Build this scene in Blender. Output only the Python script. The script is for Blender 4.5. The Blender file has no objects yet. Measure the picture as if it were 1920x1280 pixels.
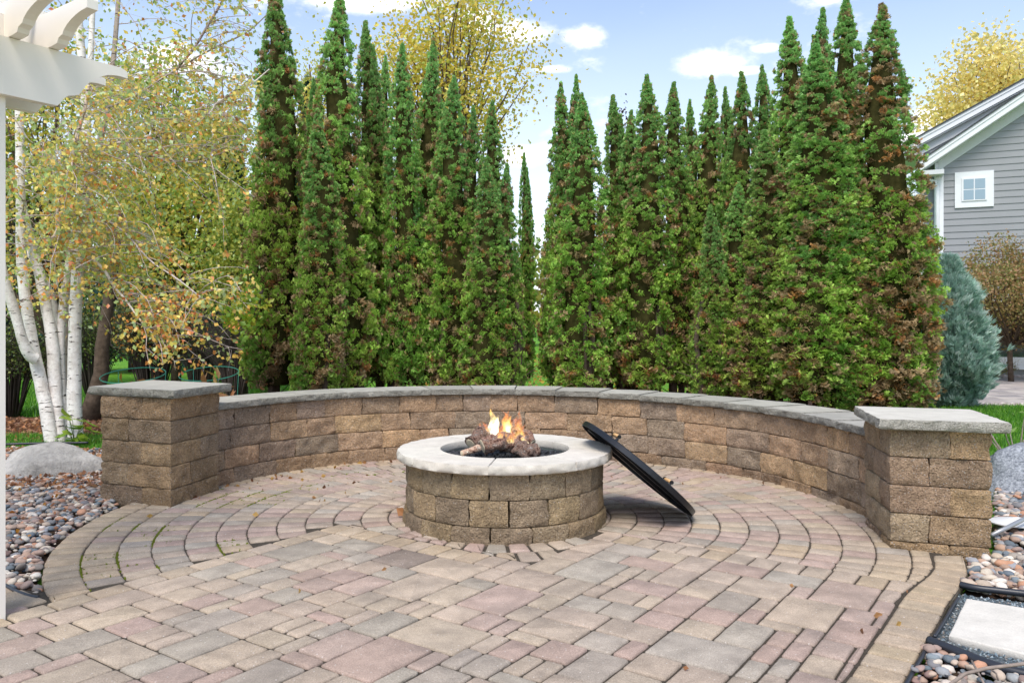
import bpy, math, random
import numpy as np
from math import radians as rad, sin, cos, pi
from mathutils import Vector, Matrix, noise as mnoise

scene = bpy.context.scene
COL = scene.collection

# ---------------------------------------------------------------- camera, sky, sun, exposure
HCAM, FPX, HZ = 1.2, 1500.0, 610.0
cam_d = bpy.data.cameras.new("camera")
cam = bpy.data.objects.new("camera", cam_d)
COL.objects.link(cam)
cam.location = (0, 0, HCAM)
cam.rotation_euler = (rad(90), 0, 0)
cam_d.sensor_width = 36
cam_d.lens = FPX / 1920 * 36
cam_d.shift_y = -(640 - HZ) / 1920
cam_d.clip_start = 0.05
cam_d.clip_end = 3000
scene.camera = cam

SUN_EL, SUN_AZ = 58.0, 192.0      # azimuth clockwise from +Y (north): 205 = behind the camera, a little left
world = bpy.data.worlds.new("World")
scene.world = world
world.use_nodes = True
wn = world.node_tree.nodes
wl = world.node_tree.links
wn.clear()


def N(nt, t, **kw):
    n = nt.nodes.new(t)
    for k, v in kw.items():
        setattr(n, k, v)
    return n


def build_world():
    nt = world.node_tree
    out = N(nt, 'ShaderNodeOutputWorld')
    bg = N(nt, 'ShaderNodeBackground')
    bg.inputs[1].default_value = 0.13
    sky = N(nt, 'ShaderNodeTexSky', sky_type='NISHITA')
    sky.sun_disc = False
    sky.sun_elevation = rad(SUN_EL)
    sky.sun_rotation = rad(SUN_AZ)
    sky.altitude = 200
    sky.air_density = 1.0
    sky.dust_density = 1.2
    sky.ozone_density = 1.2
    tc = N(nt, 'ShaderNodeTexCoord')
    sep = N(nt, 'ShaderNodeSeparateXYZ')
    wl.new(tc.outputs['Generated'], sep.inputs[0])

    def M(op, a, b=None, c=None):
        n = N(nt, 'ShaderNodeMath', operation=op)
        for i, v in enumerate((a, b, c)):
            if v is None:
                continue
            if isinstance(v, (int, float)):
                n.inputs[i].default_value = v
            else:
                wl.new(v, n.inputs[i])
        return n.outputs[0]
    az = M('ARCTAN2', sep.outputs[0], sep.outputs[1])
    hyp = M('SQRT', M('ADD', M('MULTIPLY', sep.outputs[0], sep.outputs[0]), M('MULTIPLY', sep.outputs[1], sep.outputs[1])))
    el = M('ARCTAN2', sep.outputs[2], hyp)
    # fluffy detail
    no = N(nt, 'ShaderNodeTexNoise')
    no.inputs['Scale'].default_value = 16
    no.inputs['Detail'].default_value = 8
    no.inputs['Roughness'].default_value = 0.62
    mp = N(nt, 'ShaderNodeMapping')
    mp.inputs['Scale'].default_value = (1, 1, 1.7)
    wl.new(tc.outputs['Generated'], mp.inputs[0])
    wl.new(mp.outputs[0], no.inputs['Vector'])
    # scattered cumulus over the whole sky
    n2 = N(nt, 'ShaderNodeTexNoise')
    n2.inputs['Scale'].default_value = 4.2
    n2.inputs['Detail'].default_value = 6
    n2.inputs['Roughness'].default_value = 0.6
    mp2 = N(nt, 'ShaderNodeMapping')
    mp2.inputs['Scale'].default_value = (1, 1, 2.4)
    mp2.inputs['Location'].default_value = (3.1, 1.7, 0.4)
    wl.new(tc.outputs['Generated'], mp2.inputs[0])
    wl.new(mp2.outputs[0], n2.inputs['Vector'])
    mask = M('MULTIPLY', M('SUBTRACT', n2.outputs[0], 0.60), 6.0)
    det = M('MULTIPLY', M('SUBTRACT', no.outputs[0], 0.5), 3.4)
    clouds = [(985, 62, 75, 30), (1092, 66, 52, 26), (1335, 118, 82, 24), (1035, 130, 40, 9), (1400, 133, 30, 10),
              (1740, 215, 62, 30), (1745, 262, 80, 26), (1440, 90, 32, 10), (690, 5, 160, 22), (900, 40, 70, 40),
              (560, 260, 90, 40), (980, 290, 70, 25), (330, 120, 120, 35), (1500, -60, 160, 40), (1050, -90, 220, 45),
              (2060, 150, 90, 40), (-150, 100, 160, 60)]
    for x, y, w, h in clouds:
        a0 = math.atan2(x - 960, FPX)
        e0 = math.atan2(HZ - y, math.hypot(x - 960, FPX))
        ws, hs = w / FPX, h / FPX
        da = M('DIVIDE', M('SUBTRACT', az, a0), ws)
        # flatter underside
        de = M('DIVIDE', M('SUBTRACT', el, e0), hs)
        r = M('SQRT', M('ADD', M('MULTIPLY', da, da), M('MULTIPLY', de, de)))
        mask = M('MAXIMUM', mask, M('MULTIPLY', M('SUBTRACT', 0.85, r), 1.5))
    cm = N(nt, 'ShaderNodeMapRange', interpolation_type='SMOOTHSTEP')
    cm.inputs['From Min'].default_value = -0.25
    cm.inputs['From Max'].default_value = 1.25
    wl.new(M('ADD', mask, det), cm.inputs['Value'])
    cmask = M('MULTIPLY', cm.outputs[0], 0.9)
    # thin haze near the horizon
    hz = N(nt, 'ShaderNodeMapRange', interpolation_type='SMOOTHSTEP')
    hz.inputs['From Min'].default_value = 0.46
    hz.inputs['From Max'].default_value = 0.0
    hz.inputs['To Max'].default_value = 0.62
    wl.new(el, hz.inputs['Value'])
    veil = N(nt, 'ShaderNodeTexNoise')
    veil.inputs['Scale'].default_value = 2.2
    veil.inputs['Detail'].default_value = 5
    wl.new(mp2.outputs[0], veil.inputs['Vector'])
    base = M('ADD', hz.outputs[0], M('MULTIPLY', veil.outputs[0], 0.16))
    base = M('MINIMUM', M('MAXIMUM', base, 0.0), 0.8)
    m1 = N(nt, 'ShaderNodeMixRGB')
    m1.inputs[2].default_value = (5.6, 5.8, 6.3, 1)
    wl.new(base, m1.inputs[0])
    wl.new(sky.outputs[0], m1.inputs[1])
    m2 = N(nt, 'ShaderNodeMixRGB')
    m2.inputs[2].default_value = (7.6, 7.2, 6.9, 1)
    wl.new(cmask, m2.inputs[0])
    wl.new(m1.outputs[0], m2.inputs[1])
    wl.new(m2.outputs[0], bg.inputs[0])
    wl.new(bg.outputs[0], out.inputs[0])


build_world()
sd = bpy.data.lights.new("sun", 'SUN')
sd.energy = 1.9
sd.angle = rad(26)
sd.color = (1.0, 0.93, 0.84)
sun = bpy.data.objects.new("sun", sd)
COL.objects.link(sun)
_d = Vector((sin(rad(SUN_AZ)) * cos(rad(SUN_EL)), cos(rad(SUN_AZ)) * cos(rad(SUN_EL)), sin(rad(SUN_EL))))
sun.rotation_euler = _d.to_track_quat('Z', 'Y').to_euler()
sun.location = _d * 30
vs = scene.view_settings
vs.view_transform = 'Standard'
vs.look = 'None'
vs.gamma = 1
vs.use_curve_mapping = False
vs.exposure = 0.9
scene.cycles.max_bounces = 8
scene.cycles.transparent_max_bounces = 12
scene.cycles.caustics_reflective = False
scene.cycles.caustics_refractive = False

R = random.Random(7)
RN = np.random.default_rng(11)


# ---------------------------------------------------------------- helpers
def G(x, y, z=0.0):
    """point of the place that the photograph shows at pixel x,y if it lies at height z"""
    Y = FPX * (HCAM - z) / (y - HZ)
    return Vector(((x - 960) / FPX * Y, Y, z))


def P(x, y, Y):
    return Vector(((x - 960) / FPX * Y, Y, HCAM + (HZ - y) / FPX * Y))


def lin(c):
    return tuple((v / 12.92 if v <= 0.04045 else ((v + 0.055) / 1.055) ** 2.4) for v in c)


def hexl(h):
    return lin(tuple(int(h[i:i + 2], 16) / 255 for i in (0, 2, 4)))


def thing(name, label, cat, loc=(0, 0, 0), group=None, kind=None):
    o = bpy.data.objects.new(name, None)
    COL.objects.link(o)
    o.location = loc
    o.empty_display_size = 0.1
    if label:
        o['label'] = label
    if cat:
        o['category'] = cat
    if group:
        o['group'] = group
    if kind:
        o['kind'] = kind
    return o


def tag(o, label=None, cat=None, group=None, kind=None):
    if label:
        o['label'] = label
    if cat:
        o['category'] = cat
    if group:
        o['group'] = group
    if kind:
        o['kind'] = kind
    return o


def wloc(o):
    v = Vector(o.location)
    while o.parent:
        o = o.parent
        v = v + Vector(o.location)
    return v


def link(name, me, mat=None, parent=None, local=False, loc=None):
    o = bpy.data.objects.new(name, me)
    COL.objects.link(o)
    if mat is not None and not me.materials:
        for m_ in (mat if isinstance(mat, (list, tuple)) else [mat]):
            me.materials.append(m_)
    if parent is not None:
        o.parent = parent
        if not local:
            o.location = -wloc(parent)
    if loc is not None:
        o.location = loc
    return o


class MB:
    """collects verts/faces (+ one colour per vertex) into one mesh"""

    def __init__(s):
        s.v, s.f, s.c, s.sm, s.mi = [], [], [], [], []

    def add(s, verts, faces, col=(1, 1, 1), smooth=False, mi=0):
        b = len(s.v)
        s.v.extend([tuple(v) for v in verts])
        s.c.extend([tuple(col)] * len(verts))
        for f in faces:
            s.f.append(tuple(i + b for i in f))
        if isinstance(smooth, (list, tuple)):
            s.sm.extend(smooth)
        else:
            s.sm.extend([smooth] * len(faces))
        s.mi.extend(mi if isinstance(mi, list) else [mi] * len(faces))

    def mesh(s, name):
        me = bpy.data.meshes.new(name)
        me.from_pydata(s.v, [], s.f)
        me.polygons.foreach_set('use_smooth', s.sm)
        me.polygons.foreach_set('material_index', s.mi)
        a = me.color_attributes.new('Col', 'FLOAT_COLOR', 'POINT')
        arr = np.ones((len(s.v), 4), np.float32)
        arr[:, :3] = np.array(s.c, np.float32)
        a.data.foreach_set('color', arr.ravel())
        me.update()
        return me

    def build(s, name, mat=None, parent=None, sharp=None):
        me = s.mesh(name)
        if sharp:
            me.set_sharp_from_angle(angle=rad(sharp))
        return link(name, me, mat, parent)


def np_mesh(name, V, F, C=None, smooth=False):
    """V (n,3) float, F (m,k) int with k 3 or 4, C (n,3)"""
    V = np.asarray(V, np.float32)
    F = np.asarray(F, np.int32)
    me = bpy.data.meshes.new(name)
    me.vertices.add(len(V))
    me.vertices.foreach_set('co', V.ravel())
    k = F.shape[1]
    me.loops.add(F.size)
    me.loops.foreach_set('vertex_index', F.ravel())
    me.polygons.add(len(F))
    me.polygons.foreach_set('loop_start', np.arange(0, F.size, k, dtype=np.int32))
    me.polygons.foreach_set('loop_total', np.full(len(F), k, np.int32))
    me.polygons.foreach_set('use_smooth', np.full(len(F), bool(smooth)))
    me.update(calc_edges=True)
    if C is not None:
        a = me.color_attributes.new('Col', 'FLOAT_COLOR', 'POINT')
        arr = np.ones((len(V), 4), np.float32)
        arr[:, :3] = C
        a.data.foreach_set('color', arr.ravel())
    return me


def box_vf(x0, x1, y0, y1, z0, z1):
    v = [(x0, y0, z0), (x1, y0, z0), (x1, y1, z0), (x0, y1, z0), (x0, y0, z1), (x1, y0, z1), (x1, y1, z1), (x0, y1, z1)]
    f = [(0, 3, 2, 1), (4, 5, 6, 7), (0, 1, 5, 4), (1, 2, 6, 5), (2, 3, 7, 6), (3, 0, 4, 7)]
    return v, f


def frame_box(o, ax, ay, az, lx, ly, lz):
    """box from corner o along vectors ax ay az (unit) with lengths"""
    o = Vector(o); ax = Vector(ax); ay = Vector(ay); az = Vector(az)
    v = [o + ax * (lx * i) + ay * (ly * j) + az * (lz * k) for k in (0, 1) for j in (0, 1) for i in (0, 1)]
    f = [(0, 2, 3, 1), (4, 5, 7, 6), (0, 1, 5, 4), (1, 3, 7, 5), (3, 2, 6, 7), (2, 0, 4, 6)]
    return v, f


def tube_vf(pts, rads, n=8, cap=True, rough=0.0, rs=3.0):
    pts = [Vector(p) for p in pts]
    V, F = [], []
    up = Vector((0, 0, 1))
    t0 = (pts[1] - pts[0]).normalized()
    if abs(t0.dot(up)) > 0.9:
        up = Vector((1, 0, 0))
    nrm = t0.cross(up).normalized()
    for i, p in enumerate(pts):
        if i == 0:
            t = pts[1] - pts[0]
        elif i == len(pts) - 1:
            t = pts[-1] - pts[-2]
        else:
            t = pts[i + 1] - pts[i - 1]
        t.normalize()
        nrm = (nrm - t * nrm.dot(t))
        if nrm.length < 1e-5:
            nrm = t.orthogonal()
        nrm.normalize()
        b = t.cross(nrm)
        r = rads[i] if isinstance(rads, (list, tuple)) else rads
        for k in range(n):
            a = 2 * pi * k / n
            d = nrm * cos(a) + b * sin(a)
            rr = r
            if rough:
                rr = r * (1 + rough * mnoise.noise((p + d * r) * rs))
            V.append(p + d * rr)
    for i in range(len(pts) - 1):
        for k in range(n):
            a, b_ = i * n + k, i * n + (k + 1) % n
            F.append((a, b_, b_ + n, a + n))
    if cap:
        F.append(tuple(range(n - 1, -1, -1)))
        F.append(tuple((len(pts) - 1) * n + k for k in range(n)))
    return V, F


def resample(poly, sp):
    out, corner = [], []
    n = len(poly)
    for i in range(n):
        a, b = poly[i], poly[(i + 1) % n]
        d = math.hypot(b[0] - a[0], b[1] - a[1])
        k = max(1, int(round(d / sp)))
        for j in range(k):
            t = j / k
            out.append((a[0] + (b[0] - a[0]) * t, a[1] + (b[1] - a[1]) * t))
            corner.append(j == 0)
    return out, corner


def area(poly):
    return 0.5 * sum(poly[i][0] * poly[(i + 1) % len(poly)][1] - poly[(i + 1) % len(poly)][0] * poly[i][1] for i in range(len(poly)))


def inset(poly, d):
    """offset a convex-ish ccw polygon inwards by d"""
    n = len(poly)
    out = []
    for i in range(n):
        p0, p1, p2 = poly[i - 1], poly[i], poly[(i + 1) % n]
        e1 = Vector((p1[0] - p0[0], p1[1] - p0[1]))
        e2 = Vector((p2[0] - p1[0], p2[1] - p1[1]))
        if e1.length < 1e-7 or e2.length < 1e-7:
            out.append(p1)
            continue
        e1.normalize(); e2.normalize()
        n1 = Vector((-e1.y, e1.x)); n2 = Vector((-e2.y, e2.x))
        m = n1 + n2
        if m.length < 1e-4:
            m = n1
        m.normalize()
        k = max(0.5, m.dot(n1))
        out.append((p1[0] + m.x * d / k, p1[1] + m.y * d / k))
    return out


def prism(mb, poly, profile, col, sp=None, amp=0.0, seed=0.0, roughside=None, ns=14.0, smooth=True, tilt=(0, 0), side_mi=0):
    """extrude outline through (z, inset, rough factor) levels; caps at both ends"""
    if area(poly) < 0:
        poly = poly[::-1]
    pts, corner = resample(poly, sp) if sp else (list(poly), [True] * len(poly))
    n = len(pts)
    cx = sum(p[0] for p in pts) / n
    cy = sum(p[1] for p in pts) / n
    V, F, S = [], [], []
    rings = []
    for z, ins, rf in profile:
        q = inset(pts, ins) if ins else pts
        base = inset(pts, ins - 0.02)
        ring = []
        for i in range(n):
            x, y = q[i]
            if amp and rf:
                k = mnoise.noise(Vector((x * ns, y * ns, z * ns + seed))) * 0.8 + mnoise.noise(Vector((x * ns * 2.7, y * ns * 2.7, z * ns * 2.7 + seed))) * 0.4 + 0.25
                bx, by = base[i]
                dx, dy = bx - x, by - y
                l = math.hypot(dx, dy) or 1
                m = 1.0
                if roughside is not None:
                    m = roughside(x, y)
                k = k * amp * rf * m
                x += dx / l * k
                y += dy / l * k
            zz = z + tilt[0] * (x - cx) + tilt[1] * (y - cy)
            ring.append(len(V))
            V.append((x, y, zz))
        rings.append(ring)
    for a, b in zip(rings[:-1], rings[1:]):
        for i in range(n):
            j = (i + 1) % n
            F.append((a[i], a[j], b[j], b[i]))
            S.append(smooth)
    F.append(tuple(rings[-1])); S.append(False)
    F.append(tuple(rings[0][::-1])); S.append(False)
    mb.add(V, F, col, smooth=S, mi=[side_mi] * (len(F) - 2) + [0, side_mi])


def clip(poly, px, py, nx, ny):
    """keep the side where (p-(px,py)).(nx,ny) >= 0"""
    out = []
    n = len(poly)
    for i in range(n):
        a, b = poly[i], poly[(i + 1) % n]
        da = (a[0] - px) * nx + (a[1] - py) * ny
        db = (b[0] - px) * nx + (b[1] - py) * ny
        if da >= 0:
            out.append(a)
        if (da >= 0) != (db >= 0):
            t = da / (da - db)
            out.append((a[0] + (b[0] - a[0]) * t, a[1] + (b[1] - a[1]) * t))
    return out


# ---------------------------------------------------------------- materials
def new_mat(name, rough=0.8, spec=0.3):
    m = bpy.data.materials.new(name)
    m.use_nodes = True
    nt = m.node_tree
    b = nt.nodes['Principled BSDF']
    b.inputs['Roughness'].default_value = rough
    b.inputs['Specular IOR Level'].default_value = spec
    return m, nt, b


def lk(nt, a, b):
    nt.links.new(a, b)


def tex(nt, coord='Object', scale=(1, 1, 1)):
    tc = N(nt, 'ShaderNodeTexCoord')
    mp = N(nt, 'ShaderNodeMapping')
    mp.inputs['Scale'].default_value = scale
    lk(nt, tc.outputs[coord], mp.inputs[0])
    return mp.outputs[0]


def worldtex(nt, scale=(1, 1, 1)):
    g = N(nt, 'ShaderNodeNewGeometry')
    mp = N(nt, 'ShaderNodeMapping')
    mp.inputs['Scale'].default_value = scale
    lk(nt, g.outputs['Position'], mp.inputs[0])
    return mp.outputs[0]


def noise_n(nt, vec, scale, detail=4, rough=0.55):
    n = N(nt, 'ShaderNodeTexNoise')
    n.inputs['Scale'].default_value = scale
    n.inputs['Detail'].default_value = detail
    n.inputs['Roughness'].default_value = rough
    if vec is not None:
        lk(nt, vec, n.inputs['Vector'])
    return n


def ramp(nt, fac, stops):
    r = N(nt, 'ShaderNodeValToRGB')
    e = r.color_ramp.elements
    while len(e) < len(stops):
        e.new(0.5)
    for i, (p, c) in enumerate(stops):
        e[i].position = p
        e[i].color = (*c, 1) if len(c) == 3 else c
    lk(nt, fac, r.inputs[0])
    return r.outputs[0]


def mixc(nt, a, b, fac, mode='MIX'):
    m = N(nt, 'ShaderNodeMixRGB', blend_type=mode)
    for i, v in ((0, fac), (1, a), (2, b)):
        if isinstance(v, (int, float)):
            m.inputs[i].default_value = v
        elif isinstance(v, tuple):
            m.inputs[i].default_value = (*v, 1) if len(v) == 3 else v
        else:
            lk(nt, v, m.inputs[i])
    return m.outputs[0]


def bump(nt, bs, h, strength=0.5, dist=0.01, prev=None):
    b = N(nt, 'ShaderNodeBump')
    b.inputs['Strength'].default_value = strength
    b.inputs['Distance'].default_value = dist
    lk(nt, h, b.inputs['Height'])
    if prev is not None:
        lk(nt, prev, b.inputs['Normal'])
    lk(nt, b.outputs[0], bs.inputs['Normal'])
    return b.outputs[0]


def attr(nt):
    a = N(nt, 'ShaderNodeAttribute')
    a.attribute_name = 'Col'
    return a.outputs['Color']


def stone_mat(name, speck=0.25, mott=(0.62, 1.25), bs=0.9, stain=0.35, grain=150, dist=0.012, coarse=26, whites=0.5, stain_col=(0.16, 0.15, 0.145)):
    m, nt, b = new_mat(name, 0.92, 0.15)
    v = worldtex(nt)
    c = attr(nt)
    n1 = noise_n(nt, v, 9, 5, 0.6)
    f = ramp(nt, n1.outputs[0], [(0.25, (mott[0],) * 3), (0.75, (mott[1],) * 3)])
    c = mixc(nt, c, f, 1.0, 'MULTIPLY')
    # fine aggregate grain
    n2 = noise_n(nt, v, grain, 3, 0.7)
    f2 = ramp(nt, n2.outputs[0], [(0.3, (1 - speck,) * 3), (0.7, (1 + speck,) * 3)])
    c = mixc(nt, c, f2, 1.0, 'MULTIPLY')
    # broad weather staining
    n3 = noise_n(nt, v, 2.3, 5, 0.65)
    f3 = ramp(nt, n3.outputs[0], [(0.48, (0, 0, 0)), (0.72, (1, 1, 1))])
    fm = N(nt, 'ShaderNodeMath', operation='MULTIPLY')
    fm.inputs[1].default_value = stain
    lk(nt, f3, fm.inputs[0])
    c = mixc(nt, c, stain_col, fm.outputs[0])
    # pale aggregate chips
    vo = N(nt, 'ShaderNodeTexVoronoi')
    vo.inputs['Scale'].default_value = 80
    lk(nt, v, vo.inputs['Vector'])
    w = ramp(nt, vo.outputs['Distance'], [(0.0, (1, 1, 1)), (0.20, (1, 1, 1)), (0.27, (0, 0, 0))])
    sc = N(nt, 'ShaderNodeSeparateColor')
    lk(nt, vo.outputs['Color'], sc.inputs[0])
    gt = N(nt, 'ShaderNodeMath', operation='GREATER_THAN')
    gt.inputs[1].default_value = 1 - whites * 0.5
    lk(nt, sc.outputs[0], gt.inputs[0])
    wm = N(nt, 'ShaderNodeMath', operation='MULTIPLY')
    lk(nt, w, wm.inputs[0]); lk(nt, gt.outputs[0], wm.inputs[1])
    wk = N(nt, 'ShaderNodeMath', operation='MULTIPLY')
    wk.inputs[1].default_value = 0.75
    lk(nt, wm.outputs[0], wk.inputs[0])
    c = mixc(nt, c, (0.56, 0.51, 0.46), wk.outputs[0])
    lk(nt, c, b.inputs['Base Color'])
    nb = noise_n(nt, v, coarse, 6, 0.65)
    p = bump(nt, b, nb.outputs[0], bs, dist)
    nb2 = noise_n(nt, v, grain, 2, 0.6)
    bump(nt, b, nb2.outputs[0], min(1, bs), dist * 0.25, p)
    return m


def leaf_mat(name, trans=0.35, rough=0.55, huevar=0.03, spec=0.3, valvar=0.25):
    m, nt, b = new_mat(name, rough, spec)
    c = attr(nt)
    oi = N(nt, 'ShaderNodeObjectInfo')
    hs = N(nt, 'ShaderNodeHueSaturation')
    mr = N(nt, 'ShaderNodeMapRange')
    mr.inputs['To Min'].default_value = 0.5 - huevar / 2
    mr.inputs['To Max'].default_value = 0.5 + huevar / 2
    lk(nt, oi.outputs['Random'], mr.inputs['Value'])
    lk(nt, mr.outputs[0], hs.inputs['Hue'])
    mv = N(nt, 'ShaderNodeMapRange')
    mv.inputs['To Min'].default_value = 1 - valvar / 2
    mv.inputs['To Max'].default_value = 1 + valvar / 2
    mu = N(nt, 'ShaderNodeMath', operation='FRACT')
    mm = N(nt, 'ShaderNodeMath', operation='MULTIPLY')
    mm.inputs[1].default_value = 7.31
    lk(nt, oi.outputs['Random'], mm.inputs[0]); lk(nt, mm.outputs[0], mu.inputs[0]); lk(nt, mu.outputs[0], mv.inputs['Value'])
    lk(nt, mv.outputs[0], hs.inputs['Value'])
    lk(nt, c, hs.inputs['Color'])
    lk(nt, hs.outputs[0], b.inputs['Base Color'])
    tr = N(nt, 'ShaderNodeBsdfTranslucent')
    lk(nt, hs.outputs[0], tr.inputs['Color'])
    mx = N(nt, 'ShaderNodeMixShader')
    mx.inputs[0].default_value = trans
    lk(nt, b.outputs[0], mx.inputs[1]); lk(nt, tr.outputs[0], mx.inputs[2])
    lk(nt, mx.outputs[0], nt.nodes['Material Output'].inputs['Surface'])
    return m


def flat_mat(name, col, rough=0.6, spec=0.3, metal=0.0, var=0.12, vscale=6, bs=0.0, bscale=40):
    m, nt, b = new_mat(name, rough, spec)
    b.inputs['Metallic'].default_value = metal
    v = worldtex(nt)
    n1 = noise_n(nt, v, vscale, 5, 0.6)
    f = ramp(nt, n1.outputs[0], [(0.25, (1 - var,) * 3), (0.75, (1 + var,) * 3)])
    c = mixc(nt, col, f, 1.0, 'MULTIPLY')
    lk(nt, c, b.inputs['Base Color'])
    if bs:
        nb = noise_n(nt, v, bscale, 5, 0.6)
        bump(nt, b, nb.outputs[0], bs, 0.01)
    return m


M_WALL = stone_mat('split_face_concrete', 0.38, (0.62, 1.35), 1.0, 0.28, 110, 0.05, 28, 1.1, (0.20, 0.155, 0.12))
M_PIT = stone_mat('pit_split_face_concrete', 0.40, (0.66, 1.3), 1.0, 0.2, 110, 0.045, 34, 0.4)
M_PAVER = stone_mat('tumbled_paver_concrete', 0.30, (0.76, 1.20), 0.8, 0.5, 200, 0.007, 50, 0.18, (0.17, 0.145, 0.125))
M_CAP = stone_mat('cast_limestone_cap', 0.09, (0.86, 1.1), 0.6, 0.22, 160, 0.006, 40, 0.0, (0.33, 0.32, 0.29))
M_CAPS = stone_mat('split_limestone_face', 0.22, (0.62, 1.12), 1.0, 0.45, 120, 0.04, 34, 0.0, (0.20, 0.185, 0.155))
M_CAPW = stone_mat('weathered_coping', 0.09, (0.78, 1.12), 0.7, 0.5, 140, 0.012, 32, 0.0, (0.25, 0.25, 0.215))

# ---------------------------------------------------------------- ground
RC = Vector((-0.08, 5.12))          # centre of the paved rings
PC = Vector((-0.045, 5.02))         # centre of the fire pit
E1 = Vector((0.5736, 0.8192))       # long joint direction of the laid field
E2 = Vector((0.8192, -0.5736))
OG = Vector((-1.04, 4.86))


def st(x, y):
    d = Vector((x, y)) - OG
    return d.dot(E1), d.dot(E2)


def xy(s, t):
    p = OG + E1 * s + E2 * t
    return (p.x, p.y)


def lawn_material():
    m, nt, b = new_mat('lawn_turf', 0.9, 0.1)
    v = worldtex(nt)
    n1 = noise_n(nt, v, 0.7, 6, 0.6)
    c = ramp(nt, n1.outputs[0], [(0.3, hexl('4f8126')), (0.7, hexl('71a437'))])
    n2 = noise_n(nt, v, 45, 3, 0.7)
    c = mixc(nt, c, ramp(nt, n2.outputs[0], [(0.3, (0.6, 0.6, 0.6)), (0.7, (1.35, 1.35, 1.2))]), 1.0, 'MULTIPLY')
    n3 = noise_n(nt, v, 11, 3, 0.8)
    fl = ramp(nt, n3.outputs[0], [(0.66, (0, 0, 0)), (0.70, (1, 1, 1))])
    fm = N(nt, 'ShaderNodeMath', operation='MULTIPLY')
    fm.inputs[1].default_value = 0.55
    lk(nt, fl, fm.inputs[0])
    c = mixc(nt, c, hexl('b08a52'), fm.outputs[0])
    lk(nt, c, b.inputs['Base Color'])
    bump(nt, b, n2.outputs[0], 0.8, 0.03)
    return m


M_LAWN = lawn_material()


def soil_material(name, c1, c2, sc=40):
    m, nt, b = new_mat(name, 0.95, 0.1)
    v = worldtex(nt)
    n1 = noise_n(nt, v, sc, 6, 0.7)
    c = ramp(nt, n1.outputs[0], [(0.3, c1), (0.72, c2)])
    lk(nt, c, b.inputs['Base Color'])
    bump(nt, b, n1.outputs[0], 1.0, 0.03)
    return m


M_SOIL = soil_material('dark_bed_soil', hexl('2e261f'), hexl('6b5646'), 30)
M_MULCH = soil_material('mulch', hexl('2a201a'), hexl('7a5c46'), 45)
M_JOINT = soil_material('joint_sand', hexl('4a433b'), hexl('7d7468'), 120)
M_GRIT = soil_material('blue_grey_grit', hexl('46525a'), hexl('a9b4b8'), 160)

mb = MB()
# one big sheet with rolling distance, large enough to reach the horizon
gv, gf = [], []
xs = [-900, -300, -120, -60, -30, -15, -8, -4, 0, 4, 8, 15, 30, 60, 120, 300, 900]
ys = [-60, -10, 0, 3, 6, 9, 12, 16, 22, 30, 45, 70, 110, 200, 500, 1400]
for yy in ys:
    for xx in xs:
        gv.append((xx, yy, -0.075 + (max(0, yy - 70) * 0.004)))
for j in range(len(ys) - 1):
    for i in range(len(xs) - 1):
        a = j * len(xs) + i
        gf.append((a, a + 1, a + 1 + len(xs), a + len(xs)))
mb.add(gv, gf)
tag(mb.build('lawn', M_LAWN), kind='structure')


def sheet(name, pts, z, mat, label=None):
    b = MB()
    b.add([(p[0], p[1], z) for p in pts], [tuple(range(len(pts)))])
    o = b.build(name, mat)
    tag(o, kind='structure')
    if label:
        o['label'] = label
    return o


def poly_px(pts, z=0.0):
    return [(G(x, y, z).x, G(x, y, z).y) for x, y in pts]


# right inner / outer edge of the soldier course, and the left strip
SIN = poly_px([(1747.5, 1038.8), (1753.8, 1060), (1740, 1077.5), (1715, 1095), (1692.5, 1115), (1677.5, 1140), (1657.5, 1170), (1632.5, 1205), (1612.5, 1235), (1580, 1280), (1545, 1330), (1500, 1400), (1430, 1520)])
SOUT = poly_px([(1807.5, 1040), (1818.8, 1075), (1800, 1100), (1777.5, 1127.5), (1762.5, 1160), (1740, 1197.5), (1718, 1236), (1695, 1277.5), (1660, 1335), (1620, 1405), (1560, 1520)])


def smooth_line(pts, k=3):
    for _ in range(k):
        q = [pts[0]]
        for a, b in zip(pts[:-1], pts[1:]):
            q.append((a[0] * .75 + b[0] * .25, a[1] * .75 + b[1] * .25))
            q.append((a[0] * .25 + b[0] * .75, a[1] * .25 + b[1] * .75))
        q.append(pts[-1])
        pts = q
    return pts


SINs = smooth_line(SIN, 2)
SOUTs = smooth_line(SOUT, 2)

joint_poly = [(-2.62, 2.3), (-2.62, 3.75)]
for k in range(0, 60):
    a = rad(216 - k * 4.2)
    rr = 2.52
    p = (RC.x + rr * cos(a), RC.y + rr * sin(a))
    joint_poly.append(p)
    if a < rad(-20):
        break
joint_poly = joint_poly + SOUTs[2:] + [(0.8, 1.2), (-2.62, 1.2)]
sheet('paving_joint_sand', joint_poly, -0.011, M_JOINT)

sheet('rear_terrace', [(-12, -14), (12, -14), (12, 1.15), (-12, 1.15)], -0.02, flat_mat('rear_terrace_concrete', hexl('a89a8a'), .9, .1, var=.1))

# ---------------------------------------------------------------- pavers
TAN = [hexl('ac9c8c'), hexl('af9f8e'), hexl('a99a8a'), hexl('b0a08d')]
PINK = [hexl('a89488'), hexl('a69185'), hexl('aa9589'), hexl('a9968a')]
GREY = [hexl('a2988b'), hexl('a59b8e'), hexl('9f9588')]
DARK = [hexl('887b71'), hexl('84786f')]
YEL = [hexl('ad9b83'), hexl('ab9983'), hexl('af9d86'), hexl('a99985')]


def jit(c, k=0.06):
    g = 1 + R.uniform(-k, k)
    return tuple(max(0, v * g * (1 + R.uniform(-k / 6, k / 6))) for v in c)


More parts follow.
